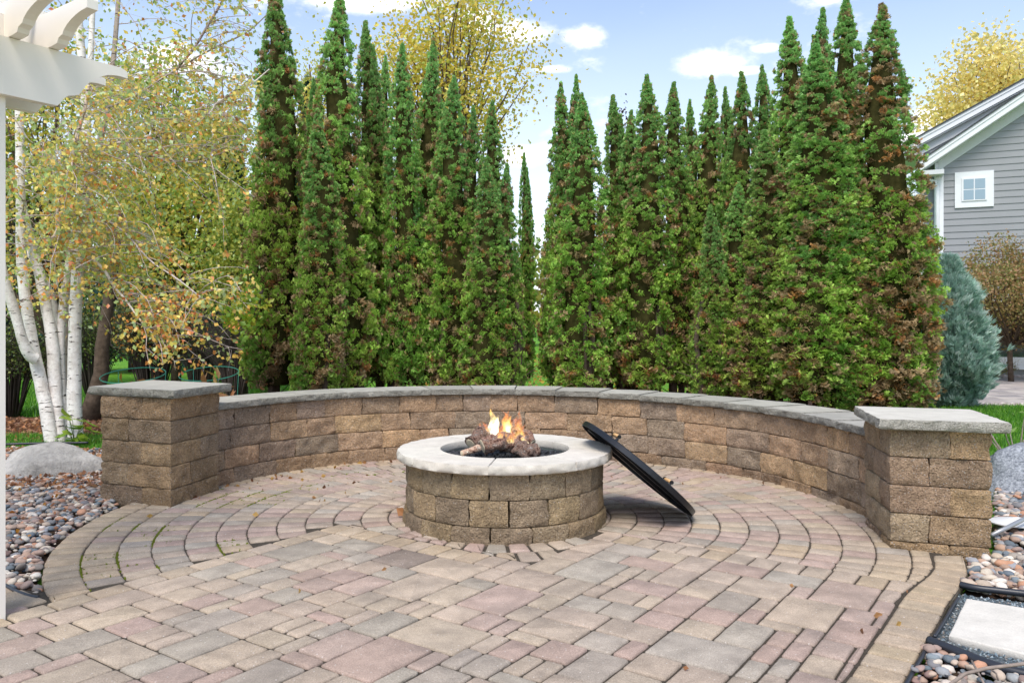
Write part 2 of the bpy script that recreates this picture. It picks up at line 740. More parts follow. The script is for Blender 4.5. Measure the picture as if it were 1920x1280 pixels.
def paver_col(yel=0.0, dark=0.03):
    u = R.random()
    if u < yel:
        return jit(R.choice(YEL))
    u = R.random()
    if u < dark:
        return jit(R.choice(DARK))
    if u < 0.46:
        return jit(R.choice(TAN))
    if u < 0.80:
        return jit(R.choice(PINK))
    return jit(R.choice(GREY))


PROF_PAVER = [(-0.05, 0.0, 1), (-0.012, 0.0, 1), (-0.0065, 0.0015, 1), (-0.0025, 0.0055, .6), (0.0, 0.0125, .3)]


def paver_mesh(mbx, poly, col, gap=0.0052):
    if area(poly) < 0:
        poly = poly[::-1]
    # drop tiny edges left by clipping
    q = []
    for p in poly:
        if not q or math.hypot(p[0] - q[-1][0], p[1] - q[-1][1]) > 0.006:
            q.append(p)
    if len(q) > 2 and math.hypot(q[0][0] - q[-1][0], q[0][1] - q[-1][1]) < 0.006:
        q.pop()
    if len(q) < 3 or area(q) < 0.0005:
        return False
    q = inset(q, gap if area(q) > .003 else gap * .6)
    # round the corners
    r_ = []
    n = len(q)
    for i in range(n):
        a, b, c = Vector(q[i - 1]), Vector(q[i]), Vector(q[(i + 1) % n])
        d1, d2 = (a - b), (c - b)
        k1 = min(0.010, d1.length * 0.3); k2 = min(0.010, d2.length * 0.3)
        if d1.length < 1e-6 or d2.length < 1e-6:
            continue
        if d1.normalized().dot(d2.normalized()) < -0.97:
            r_.append(tuple(b))
            continue
        r_.append(tuple(b + d1.normalized() * k1))
        r_.append(tuple(b + (d1.normalized() * k1 + d2.normalized() * k2) * 0.28))
        r_.append(tuple(b + d2.normalized() * k2))
    if len(r_) < 3 or area(r_) < 0.00012:
        return False
    dz = R.uniform(-0.002, 0.002)
    prof = [(z + dz, i_, f_) for z, i_, f_ in PROF_PAVER]
    prism(mbx, r_, prof, col, sp=0.06, amp=0.0035, seed=R.random() * 50, ns=22, tilt=(R.uniform(-.008, .008), R.uniform(-.008, .008)))
    return True


def lay(structure, name, polys, mat):
    """nearest 300 as parts of their own, the rest as one stuff part"""
    polys = sorted(polys, key=lambda pc: sum((math.hypot(p[0], p[1])) for p in pc[0]) / len(pc[0]) - 2.5 * math.sqrt(abs(area(pc[0]))))
    rest = MB()
    k = 0
    for poly, col in polys:
        if k < 300:
            m_ = MB()
            if paver_mesh(m_, poly, col):
                m_.build(name, mat, structure, sharp=62)
                k += 1
        else:
            paver_mesh(rest, poly, col)
    if rest.v:
        o = rest.build(name + '_rows', mat, structure)
        o['kind'] = 'stuff'


# random field of rectangles on a 42.5 mm grid
U = 0.0425
S1 = 0.755


def field():
    W, H = 110, 130                     # t columns, s rows (s runs from S1 downwards)
    occ = np.zeros((W, H), bool)
    out = []

    def s_of(j):
        return S1 - j * U

    def put(i, j, w, h, col=None):
        occ[i:i + w, j:j + h] = True
        out.append((i, j, w, h, col))
    tc = int(round(1.40 / U))
    j0 = int(round(S1 / U))
    occ[0:tc, 0:j0] = True               # not in the field: rings / pit side
    # border rows
    i = tc
    while i < W - 3:
        put(i, 0, 3, 4, jit(R.choice(YEL + TAN + TAN)))
        i += 3
    i = 3
    while i < tc:
        w = min(3, tc - i) if tc - i >= 3 else tc - i
        put(i, j0, w, 4, jit(R.choice(YEL + YEL + TAN)))
        i += w
    j = j0
    while j < H - 4:
        put(0, j, 3, 4, jit(R.choice(YEL + TAN + TAN)))
        j += 4
    # a tan pair row beside the pit step
    sizes = [(8, 6, 7), (6, 8, 7), (6, 4, 20), (4, 6, 20), (4, 4, 16), (3, 4, 7), (4, 3, 7), (2, 4, 3), (4, 2, 3), (6, 6, 4)]
    for j in range(H):
        for i in range(W):
            if occ[i, j]:
                continue
            cand = []
            for w, h, wt in sizes:
                if i + w <= W and j + h <= H and not occ[i:i + w, j:j + h].any():
                    # avoid leaving slivers
                    pen = 1.0
                    r = i + w
                    run = 0
                    while r + run < W and not occ[r + run, j] and run < 3:
                        run += 1
                    if 0 < run < 2 and r + run < W:
                        pen = 0.02
                    cand.append((w, h, wt * pen))
            if not cand:
                w = 1
                while i + w < W and w < 4 and not occ[i + w, j]:
                    w += 1
                h = 1
                while j + h < H and h < 3 and not occ[i:i + w, j + h].any():
                    h += 1
                put(i, j, w, h)
                continue
            tot = sum(c[2] for c in cand)
            u = R.random() * tot
            for w, h, wt in cand:
                u -= wt
                if u <= 0:
                    break
            put(i, j, w, h)
    polys = []
    for i, j, w, h, col in out:
        s0, s1 = s_of(j + h), s_of(j)
        t0, t1 = i * U, (i + w) * U
        polys.append(([xy(s0, t0), xy(s0, t1), xy(s1, t1), xy(s1, t0)], col, w * h))
    return polys


def clip_border(poly):
    """cut away what crosses the right soldier course"""
    cx = sum(p[0] for p in poly) / len(poly); cy = sum(p[1] for p in poly) / len(poly)
    best = sorted(range(len(SIN) - 1), key=lambda k: (Vector(((SIN[k][0] + SIN[k + 1][0]) / 2, (SIN[k][1] + SIN[k + 1][1]) / 2)) - Vector((cx, cy))).length)[:2]
    for k in best:
        a, b = SIN[k], SIN[k + 1]
        d = Vector((b[0] - a[0], b[1] - a[1])).normalized()
        nx, ny = d.y, -d.x
        if nx > 0:
            nx, ny = -nx, -ny
        poly = clip(poly, a[0] + nx * 0.004, a[1] + ny * 0.004, nx, ny)
        if len(poly) < 3:
            return []
    return poly


patio = thing('patio', 'tan, pink and grey tumbled pavers laid in a random ashlar pattern across the front of the terrace', None, (0, 3.4, 0), kind='structure')
dark_spots = [(1360, 1135), (1085, 1158), (750, 1025), (800, 1050), (400, 1115), (470, 1150), (560, 1020)]
polys = []
for poly, col, ar in field():
    cx = sum(p[0] for p in poly) / 4; cy = sum(p[1] for p in poly) / 4
    if cy < 2.2 or cx < -2.75 or cx > 2.5 or cy > 5.6:
        continue
    if (Vector((cx, cy)) - PC).length < 0.56:
        continue
    ppx = 960 + cx / cy * FPX; ppy = HZ + 1.2 / cy * FPX
    if ppy > 1420:
        continue
    # keep the field inside the left strip (it runs along E2)
    s_, t_ = st(cx, cy)
    if t_ < 0:
        continue
    if cx > 1.0:
        poly = clip_border(poly)
    if len(poly) < 3:
        continue
    if col is None:
        col = paver_col(0.0, 0.0)
        for dx, dy in dark_spots:
            if abs(ppx - dx) < 60 and abs(ppy - dy) < 22 and ar >= 16 and R.random() < 0.38:
                col = jit(R.choice(DARK))
    polys.append((poly, col))
# left of the field's long edge the pattern carries on below the yellow strip
SL = st(-2.03, 3.40)[0]
t = -0.0
for row in range(14):
    t1 = -row * 0.17
    s = SL + 0.0
    while s > SL - 1.7:
        L = R.choice([0.17, 0.255, 0.128, 0.17])
        q = [xy(s - L, t1 - 0.17), xy(s - L, t1), xy(s, t1), xy(s, t1 - 0.17)]
        if row < 9:
            polys.append((q, paver_col()))
        s -= L
lay(patio, 'paver', polys, M_PAVER)

# soldier courses (yellowish)
edge = thing('paving_edge_course', 'yellow-tan edging pavers set side by side along the right rim of the terrace', None, (1.6, 3.3, 0), kind='structure')


def resample_open(pts, n):
    L = [0]
    for a, b in zip(pts[:-1], pts[1:]):
        L.append(L[-1] + math.hypot(b[0] - a[0], b[1] - a[1]))
    xs_ = np.interp(np.linspace(0, L[-1], n), L, [p[0] for p in pts])
    ys_ = np.interp(np.linspace(0, L[-1], n), L, [p[1] for p in pts])
    return list(zip(xs_, ys_))


nso = 24
a_ = resample_open(SINs, nso)


def hit_outer(p, d):
    best = None
    for a, b in zip(SOUTs[:-1], SOUTs[1:]):
        ex, ey = b[0] - a[0], b[1] - a[1]
        den = d[0] * ey - d[1] * ex
        if abs(den) < 1e-9:
            continue
        t = ((a[0] - p[0]) * ey - (a[1] - p[1]) * ex) / den
        u = ((a[0] - p[0]) * d[1] - (a[1] - p[1]) * d[0]) / den
        if t > 0.02 and -1e-6 <= u <= 1 + 1e-6 and (best is None or t < best):
            best = t
    if best is None or best > .5:
        best = .26
    return (p[0] + d[0] * best, p[1] + d[1] * best)


b_ = []
for k in range(nso):
    p0, p1 = a_[max(0, k - 1)], a_[min(nso - 1, k + 1)]
    d = Vector((p1[0] - p0[0], p1[1] - p0[1])).normalized()
    nx, ny = -d.y, d.x
    if nx < 0:
        nx, ny = -nx, -ny
    b_.append(hit_outer(a_[k], (nx, ny)))
b_[0] = SOUTs[0]
for k in range(nso - 1):
    q = [a_[k], b_[k], b_[k + 1], a_[k + 1]]
    m_ = MB()
    if paver_mesh(m_, q, jit(R.choice(YEL))):
        m_.build('paver', M_PAVER, edge)
# left strip: two rows of long yellow blocks parallel to E2
o0 = Vector((-2.04, 3.49))
for k in range(5):
    a0 = o0 - E2 * (0.25 * k)
    q = [tuple(a0 - E2 * 0.25 - E1 * 0.15), tuple(a0 - E1 * 0.15), tuple(a0 + E1 * 0.02), tuple(a0 - E2 * 0.25 + E1 * 0.02)]
    m_ = MB()
    if paver_mesh(m_, q, jit(R.choice(YEL))):
        m_.build('paver', M_PAVER, edge)

# rings
ring_top = thing('ring_paving', 'concentric rings of narrow tan and pink pavers circling the fire pit up to the seat wall', None, (RC.x, RC.y, 0), kind='structure')
rings = []
PITCH = 0.1655
for k in range(12):
    r0 = 0.54 + PITCH * k
    r1 = r0 + PITCH
    rm = (r0 + r1) / 2
    n = int(2 * pi * rm / 0.118)
    off = R.random()
    for i in range(n):
        a0 = 2 * pi * (i + off) / n
        a1 = 2 * pi * (i + 1 + off) / n
        am = (a0 + a1) / 2
        cx, cy = RC.x + rm * cos(am), RC.y + rm * sin(am)
        deg = math.degrees(am) % 360
        dl = (0.0036 + R.uniform(-.001, .0015)) / rm
        a0, a1 = a0 + dl, a1 - dl
        wob = R.uniform(-.0025, .0025)
        r0_, r1_ = r0, r1
        r0, r1 = r0_ - .0022 + wob, r1_ + .0022 + wob
        q = [(RC.x + r0 * cos(a0), RC.y + r0 * sin(a0)), (RC.x + r1 * cos(a0), RC.y + r1 * sin(a0)),
             (RC.x + r1 * cos(am), RC.y + r1 * sin(am)),
             (RC.x + r1 * cos(a1), RC.y + r1 * sin(a1)), (RC.x + r0 * cos(a1), RC.y + r0 * sin(a1)), (RC.x + r0 * cos(am), RC.y + r0 * sin(am))]
        r0, r1 = r0_, r1_
        s_, t_ = st(cx, cy)
        if (Vector((cx, cy)) - PC).length < 0.5:
            continue
        # stay inside the seat wall at the back
        if rm > 2.36 and deg < 165:
            continue
        if rm > 2.36 and deg > 345:
            if cy > 4.75:
                continue
        if t_ < 0.0:
            if s_ < SL - 0.02:
                continue
            p0 = xy(0, 0)
            q = clip(q, p0[0], p0[1], -E2.x, -E2.y)
            p1 = xy(SL, 0)
            q = clip(q, p1[0], p1[1], E1.x, E1.y) if s_ < SL + .2 else q
        elif t_ < 1.40:
            p0 = xy(0, 0)
            q = clip(q, p0[0], p0[1], E1.x, E1.y)
        else:
            p0 = xy(S1, 0)
            q = clip(q, p0[0], p0[1], E1.x, E1.y)
        if len(q) < 3:
            continue
        if cx > 1.6 and cy < 4.6:
            q = clip_border(q)
            if len(q) < 3:
                continue
        if k == 11:
            col = jit(R.choice(YEL))
        elif k == 10 and R.random() < .6:
            col = jit(R.choice(YEL))
        else:
            col = paver_col(0.10, 0.0)
            if R.random() < .1:
                col = jit(R.choice(PINK))
        rings.append((q, col))
lay(ring_top, 'paver', rings, M_PAVER)

# moss in the joints of the rings (left side mostly) and crumbs
M_MOSS = flat_mat('joint_moss', hexl('6f7a2a'), 0.95, 0.1, var=0.4, vscale=60, bs=1.0, bscale=200)
mb = MB()
for k in range(1500):
    ringk = R.choice([7, 8, 9, 10, 11])
    r = 0.54 + PITCH * ringk
    a = rad(R.choice([R.gauss(196, 9), R.gauss(170, 14), R.gauss(135, 25), R.gauss(205, 4)]))
    if R.random() < 0.35:
        r += R.uniform(-PITCH, 0)
    x, y = RC.x + r * cos(a), RC.y + r * sin(a)
    dens = mnoise.noise(Vector((x * 2.2, y * 2.2, 3.3)))
    if dens < 0.02:
        continue
    s_, t_ = st(x, y)
    if t_ > 0:
        continue
    L = R.uniform(0.006, 0.020)
    w_ = R.uniform(0.004, 0.007)
    d = Vector((-sin(a), cos(a)))
    n_ = Vector((cos(a), sin(a)))
    for _ in range(5):
        c_ = Vector((x, y)) + d * R.uniform(-L, L) + n_ * R.uniform(-w_, w_) * .6
        rr = R.uniform(.003, .007)
        V = [(c_.x + rr * cos(b), c_.y + rr * sin(b), -0.010) for b in (0, 1.57, 3.14, 4.71)] + [(c_.x, c_.y, R.uniform(0.0, 0.004))]
        mb.add(V, [(0, 1, 4), (1, 2, 4), (2, 3, 4), (3, 0, 4)], smooth=True)
o = mb.build('moss', M_MOSS)
tag(o, 'green-yellow moss growing in the curved paver joints by the left column', 'moss', kind='stuff')


# ---------------------------------------------------------------- seat wall
def wall_col(z=0.5, warm=1.0):
    base = R.choice(['c4a484', 'be9e7e', 'b6987a', 'c9a986', 'b3987c', 'ab947e', 'b49c84', 'ccab84', 'a5907a', 'af9a84'])
    return jit(hexl(base), 0.1)


def block_prof(z0, z1, top_amp=1):
    h = z1 - z0
    ks = [0.2, 0.42, 0.62, 0.82] if h > 0.1 else [0.33, 0.68]
    return [(z0, 0.005, 0.3)] + [(z0 + 0.005, 0.001, 0.7)] + [(z0 + h * k, 0, 1) for k in ks] + [(z1 - 0.005, 0.001, 0.7), (z1, 0.005, 0.3)]


base_px = [(405.5, 910), (510, 887.4), (640, 868), (745, 862), (940, 860.5), (1188, 867), (1420, 897), (1560, 939), (1629, 963)]
th_, rr_ = [], []
for x, y in base_px:
    p = G(x, y)
    d = Vector((p.x, p.y)) - RC
    th_.append(math.degrees(math.atan2(d.y, d.x)))
    rr_.append(d.length)
th_ = th_[::-1]; rr_ = rr_[::-1]


def Rw(deg):
    return float(np.interp(deg, th_, rr_)) * 0.5 + 0.5 * 2.285


def Tw(deg):
    return float(np.interp(deg, [-10, 45, 88, 110, 160], [.500, .530, .570, .568, .565]))


seat = thing('curved_seat_wall', 'low curved seat wall of brown split-face blocks with pale grey coping behind the fire pit', 'wall', (RC.x, RC.y + 2.4, 0))
D0, D1 = -6.0, 160.5
COURSE = 0.152
for c in range(4):
    deg = D0 - R.uniform(0, 6)
    while deg < D1:
        L = R.choice([0.33, 0.35, 0.35, 0.42, 0.40, 0.26])
        dd = math.degrees(L / 2.28)
        a0, a1 = deg, min(deg + dd, D1)
        deg += dd
        if a1 - a0 < 1.5:
            continue
        am = (a0 + a1) / 2
        zt = Tw(am) - c * COURSE
        zb = zt - COURSE
        if zt < 0.02:
            continue
        zb = max(zb, -0.06)
        off = [0, 0.004, 0.006, 0.010][c] * -1 + R.uniform(-0.003, 0.003)

        def pt(a, r):
            return (RC.x + r * cos(rad(a)), RC.y + r * sin(rad(a)))
        g = math.degrees(0.0055 / 2.28)
        q = [pt(a0 + g, Rw(a0) + off), pt(a0 + g, Rw(a0) + 0.30), pt(am, Rw(am) + 0.30), pt(a1 - g, Rw(a1) + 0.30), pt(a1 - g, Rw(a1) + off), pt(am, Rw(am) + off)]
        mb_ = MB()
        col = wall_col()
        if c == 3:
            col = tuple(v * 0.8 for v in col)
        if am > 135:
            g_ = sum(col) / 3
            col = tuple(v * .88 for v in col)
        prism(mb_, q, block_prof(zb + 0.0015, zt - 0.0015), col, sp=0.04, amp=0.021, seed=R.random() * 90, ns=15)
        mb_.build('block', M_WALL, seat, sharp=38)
# coping
deg = -4.0
first = True
while deg < 161:
    L = R.choice([0.39, 0.41, 0.40, 0.43])
    dd = math.degrees(L / 2.28)
    a0, a1 = deg, min(deg + dd, 162.0)
    deg += dd
    if a1 - a0 < 2:
        continue
    n = 5
    inner = [(a0 + (a1 - a0) * k / n) for k in range(n + 1)]
    g = math.degrees(0.0018 / 2.28)
    inner[0] += g; inner[-1] -= g
    q = [(RC.x + (Rw(a) - 0.035) * cos(rad(a)), RC.y + (Rw(a) - 0.035) * sin(rad(a))) for a in inner[::-1]]
    q += [(RC.x + (Rw(a) + 0.40) * cos(rad(a)), RC.y + (Rw(a) + 0.40) * sin(rad(a))) for a in inner]
    z0 = Tw((a0 + a1) / 2)
    mid = (a0 + a1) / 2

    def rs(x, y, a0=a0, a1=a1):
        d = Vector((x, y)) - RC
        r = d.length
        an = math.degrees(math.atan2(d.y, d.x))
        rw = Rw(an)
        return 1.0 if (r < rw - 0.02 or r > rw + 0.38) else 0.0
    mb_ = MB()
    c = R.choice([hexl('a6a397'), hexl('a09d92'), hexl('aaa79c')])
    if mid < 20:
        c = hexl('a5a299')
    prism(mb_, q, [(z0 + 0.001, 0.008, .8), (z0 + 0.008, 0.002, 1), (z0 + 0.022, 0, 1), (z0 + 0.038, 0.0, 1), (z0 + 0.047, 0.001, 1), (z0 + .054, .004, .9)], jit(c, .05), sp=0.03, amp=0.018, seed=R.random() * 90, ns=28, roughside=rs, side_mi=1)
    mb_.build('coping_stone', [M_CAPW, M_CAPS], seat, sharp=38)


# ---------------------------------------------------------------- columns
def bil(q, u, v):
    a, b, c, d = [Vector(p) for p in q]
    p = a * (1 - u) * (1 - v) + b * u * (1 - v) + c * u * v + d * (1 - u) * v
    return (p.x, p.y)


def column(label, quad, ztop, zbase, cap, zcap, name='stone_column', tint=1.0, captint='b4b2a8'):
    cx = sum(p[0] for p in quad) / 4; cy = sum(p[1] for p in quad) / 4
    t = thing(name, label, 'column', (cx, cy, 0), 'columns at the ends of the seat wall')
    z = ztop
    c = 0
    while z > zbase + 0.01:
        z0 = max(z - COURSE, -0.07)
        if c % 2 == 0:
            U_ = [((0, 0), (.6, 0), (.6, .4), (0, .4)), ((.6, 0), (1, 0), (1, .6), (.6, .6)), ((.4, .6), (1, .6), (1, 1), (.4, 1)), ((0, .4), (.4, .4), (.4, 1), (0, 1))]
        else:
            U_ = [((.4, 0), (1, 0), (1, .4), (.4, .4)), ((.6, .4), (1, .4), (1, 1), (.6, 1)), ((0, .6), (.6, .6), (.6, 1), (0, 1)), ((0, 0), (.4, 0), (.4, .6), (0, .6))]
        for u in U_:
            q = [bil(quad, *p) for p in u]
            if area(q) < 0:
                q = q[::-1]
            q = inset(q, 0.0045)
            m_ = MB()
            col = hexl(R.choice(['b3997a', 'b89b78', 'ac9274', 'bea07c', 'a78f76', 'b29c80']))
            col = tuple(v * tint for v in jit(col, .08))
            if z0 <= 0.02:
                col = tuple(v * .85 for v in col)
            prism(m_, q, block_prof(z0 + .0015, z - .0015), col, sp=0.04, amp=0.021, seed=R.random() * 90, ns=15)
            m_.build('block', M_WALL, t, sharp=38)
        z -= COURSE
        c += 1
    m_ = MB()
    q = cap if area(cap) > 0 else cap[::-1]
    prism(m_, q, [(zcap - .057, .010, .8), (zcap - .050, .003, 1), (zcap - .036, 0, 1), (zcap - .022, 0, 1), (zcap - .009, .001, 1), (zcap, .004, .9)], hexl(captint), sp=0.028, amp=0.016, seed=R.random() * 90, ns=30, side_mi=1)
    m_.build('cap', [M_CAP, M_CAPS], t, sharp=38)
    return t


column('brown split-face block column with a grey square cap at the left end of the seat wall',
       [(-2.265, 5.31), (-2.15, 5.86), (-2.74, 6.10), (-2.845, 5.54)], 0.716, 0.0,
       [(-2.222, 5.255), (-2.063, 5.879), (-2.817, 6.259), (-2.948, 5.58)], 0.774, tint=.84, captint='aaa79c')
column('brown split-face block column with a pale cap at the right end of the seat wall, beside the gravel bed',
       [(2.05, 4.337), (2.505, 4.18), (2.60, 4.68), (2.145, 4.86)], 0.642, 0.0,
       [(1.969, 4.281), (2.559, 4.107), (2.731, 4.771), (2.129, 4.973)], 0.700, captint='c2beb3')

# ---------------------------------------------------------------- fire pit
pit = thing('fire_pit', 'round fire pit of tan split-face blocks topped with a white stone coping ring', 'fire pit', (PC.x, PC.y, 0))


def arc(c, r, a0, a1, n):
    return [(c.x + r * cos(rad(a0 + (a1 - a0) * k / n)), c.y + r * sin(rad(a0 + (a1 - a0) * k / n))) for k in range(n + 1)]


NB = 17
stp = 360 / NB
for (z0, z1, r, ph) in [(-0.05, 0.082, 0.628, -6.7), (0.082, 0.231, 0.610, 2.7), (0.231, 0.381, 0.610, -7.7)]:
    for k in range(NB):
        a0 = -90 + ph + k * stp
        a1 = a0 + stp
        g = 0.55
        q = arc(PC, r, a0 + g, a1 - g, 2) + arc(PC, 0.44, a1 - g, a0 + g, 2)
        m_ = MB()
        col = jit(hexl(R.choice(['b09a78', 'a99374', 'b59e7c', '9f8c74', 'ac987c', 'b29c80'])), .07)
        if z0 < 0:
            col = tuple(v * .9 for v in col)
        prism(m_, q, block_prof(z0 + .001, z1 - .001), col, sp=0.04, amp=0.016, seed=R.random() * 90, ns=18)
        m_.build('block', M_PIT, pit, sharp=38)
PROFC = lambda z: [(z - .054, .010, .8), (z - .048, .003, 1), (z - .034, 0, 1), (z - .020, 0, 1), (z - .008, .001, 1), (z, .004, .9)]
for k in range(8):
    a0 = -97 + 45 * k
    a1 = a0 + 45
    q = arc(PC, 0.665, a0 + .18, a1 - .18, 12) + arc(PC, 0.40, a1 - .25, a0 + .25, 8)
    m_ = MB()
    prism(m_, q, PROFC(0.435), jit(hexl('cfc9bd'), .03), sp=0.028, amp=0.014, seed=k * 7.7, ns=30,
          roughside=lambda x, y: 1.0 if (Vector((x, y)) - PC).length > 0.62 else 0.05)
    m_.build('coping_stone', M_CAP, pit, sharp=38)
# steel liner
M_STEEL = flat_mat('pit_liner_steel', hexl('7d8681'), 0.5, 0.5, 0.6, var=0.2, vscale=20)
m_ = MB()
V, F = [], []
for i in range(64):
    a = 2 * pi * i / 64
    for r, z in ((0.405, 0.20), (0.405, 0.40), (0.412, 0.40), (0.412, 0.20)):
        V.append((PC.x + r * cos(a), PC.y + r * sin(a), z))
for i in range(64):
    j = (i + 1) % 64
    for k in range(3):
        F.append((i * 4 + k, i * 4 + k + 1, j * 4 + k + 1, j * 4 + k))
m_.add(V, F, smooth=False)
m_.build('liner', M_STEEL, pit)
m_ = MB()
V = [(PC.x + .43 * cos(2 * pi * i / 32), PC.y + .43 * sin(2 * pi * i / 32), 0.33) for i in range(32)]
m_.add(V, [tuple(range(32))])
m_.build('burner_pan', flat_mat('burner_pan', (0.02, 0.02, 0.022), 0.8), pit)


def ico(sub=1):
    t = (1 + 5 ** .5) / 2
    v = [(-1, t, 0), (1, t, 0), (-1, -t, 0), (1, -t, 0), (0, -1, t), (0, 1, t), (0, -1, -t), (0, 1, -t), (t, 0, -1), (t, 0, 1), (-t, 0, -1), (-t, 0, 1)]
    v = [tuple(np.array(p) / np.linalg.norm(p)) for p in v]
    f = [(0, 11, 5), (0, 5, 1), (0, 1, 7), (0, 7, 10), (0, 10, 11), (1, 5, 9), (5, 11, 4), (11, 10, 2), (10, 7, 6), (7, 1, 8), (3, 9, 4), (3, 4, 2), (3, 2, 6), (3, 6, 8), (3, 8, 9), (4, 9, 5), (2, 4, 11), (6, 2, 10), (8, 6, 7), (9, 8, 1)]
    for _ in range(sub):
        cache = {}
        nf = []

        def mid(a, b):
            k = (min(a, b), max(a, b))
            if k not in cache:
                m = np.array(v[a]) + np.array(v[b])
                m /= np.linalg.norm(m)
                v.append(tuple(m))
                cache[k] = len(v) - 1
            return cache[k]
        for a, b, c in f:
            ab, bc, ca = mid(a, b), mid(b, c), mid(c, a)
            nf += [(a, ab, ca), (b, bc, ab), (c, ca, bc), (ab, bc, ca)]
        f = nf
    return np.array(v), np.array(f)


ICO0 = ico(0); ICO1 = ico(1); ICO2 = ico(2); ICO3 = ico(3)

# lava rock
M_LAVA = flat_mat('lava_rock', hexl('34363c'), 0.75, 0.5, var=0.6, vscale=40, bs=1.0, bscale=90)
m_ = MB()
for k in range(900):
    r = 0.395 * math.sqrt(R.random()); a = R.random() * 2 * pi
    s = R.uniform(0.010, 0.021)
    c_ = Vector((PC.x + r * cos(a), PC.y + r * sin(a), 0.352 + R.uniform(0, 0.03) + 0.012 * mnoise.noise(Vector((r * cos(a) * 7, r * sin(a) * 7, 0)))))
    if r > .36:
        c_.z -= .01
    rot = Matrix.Rotation(R.random() * 6, 3, Vector((R.random(), R.random(), R.random() + .1)).normalized())
    V = [c_ + rot @ (Vector(p) * s * R.uniform(.7, 1.25)) for p in ICO0[0]]
    m_.add(V, [tuple(f) for f in ICO0[1]])
o = m_.build('lava_rock', M_LAVA)
tag(o, 'black lava rock filling the bowl of the fire pit around the logs', 'lava rock', kind='stuff')


# logs
def log_material():
    m, nt, b = new_mat('charred_log', 0.85, 0.2)
    v = worldtex(nt)
    n1 = noise_n(nt, v, 34, 6, 0.75)
    c = ramp(nt, n1.outputs[0], [(0.32, hexl('241c1a')), (0.43, hexl('7a5c52')), (0.50, hexl('b89c8c')), (0.56, hexl('6a5a54')), (0.66, hexl('e0d4ca'))])
    c = mixc(nt, c, attr(nt), 1.0, 'MULTIPLY')
    lk(nt, c, b.inputs['Base Color'])
    bump(nt, b, noise_n(nt, v, 45, 6, .7).outputs[0], 1.0, 0.03)
    return m


M_LOG = log_material()
M_CUT = flat_mat('log_cut_end', hexl('c2b49c'), 0.8, 0.2, var=0.25, vscale=60, bs=.5, bscale=90)


def log(label, pts, r0, r1, tint=(1, 1, 1), cut=True, rough=.55, n=18):
    t = thing('log', label, 'log', pts[0], 'ceramic logs in the fire pit')
    pts = [Vector(p) for p in pts]
    q = []
    K = 9
    for i in range(len(pts) - 1):
        for k in range(K):
            q.append(pts[i].lerp(pts[i + 1], k / K))
    q.append(pts[-1])
    rads_ = [1.2 * (r0 + (r1 - r0) * i / (len(q) - 1)) for i in range(len(q))]
    m_ = MB()
    V, F = tube_vf(q, rads_, n, True, rough, 30)
    m_.add(V, F, tint, smooth=[True] * (len(F) - 2) + [False] * 2)
    m_.build('bark', M_LOG, t)
    if cut:
        m_ = MB()
        d = (q[0] - q[1]).normalized()
        V, F = tube_vf([q[0] - d * 0.002, q[0] + d * 0.004, q[0] + d * .006], [r0 * 1.0, r0 * .98, r0 * .7], 14)
        m_.add(V, F, smooth=False)
        m_.build('cut_end', M_CUT, t)
    return t


YF = 4.93
log('thick charred log across the front of the fire, pale sawn end facing left', [P(905, 836, 4.83), P(935, 826, 4.86), P(968, 832, 4.90), P(985, 836, 4.92)], .042, .044, (1.05, .95, .9))
log('dark mottled log leaning at the left of the flames', [P(883, 832, 4.93), P(905, 812, 5.0), P(928, 806, 5.08)], .036, .04, (.75, .72, .7))
log('short pale branch stub poking out at the left front of the log pile', [P(866, 849, 4.70), P(880, 845, 4.73), P(899, 839, 4.77)], .013, .019, (2.0, 2.0, 1.8), rough=.15, n=10)
log('greyish cracked log at the right front of the pile', [P(1006, 845, 4.86), P(985, 846, 4.80), P(972, 836, 4.83)], .034, .040, (.8, .78, .76))
log('brown log slanting down to the right behind the flames', [P(998, 830, 5.02), P(985, 815, 5.05), P(968, 806, 5.08)], .026, .034, (1.1, .95, .85))
log('small knotted log standing up in the middle of the fire', [P(962, 818, 5.0), P(967, 800, 5.02), P(966, 786, 5.03)], .036, .024, (1.1, 1.0, 1.0), cut=False)
log('charred log bridging the back of the pile between the flames', [P(905, 818, 5.05), P(940, 808, 5.07), P(975, 815, 5.08)], .03, .034, (.8, .65, .6), cut=False)


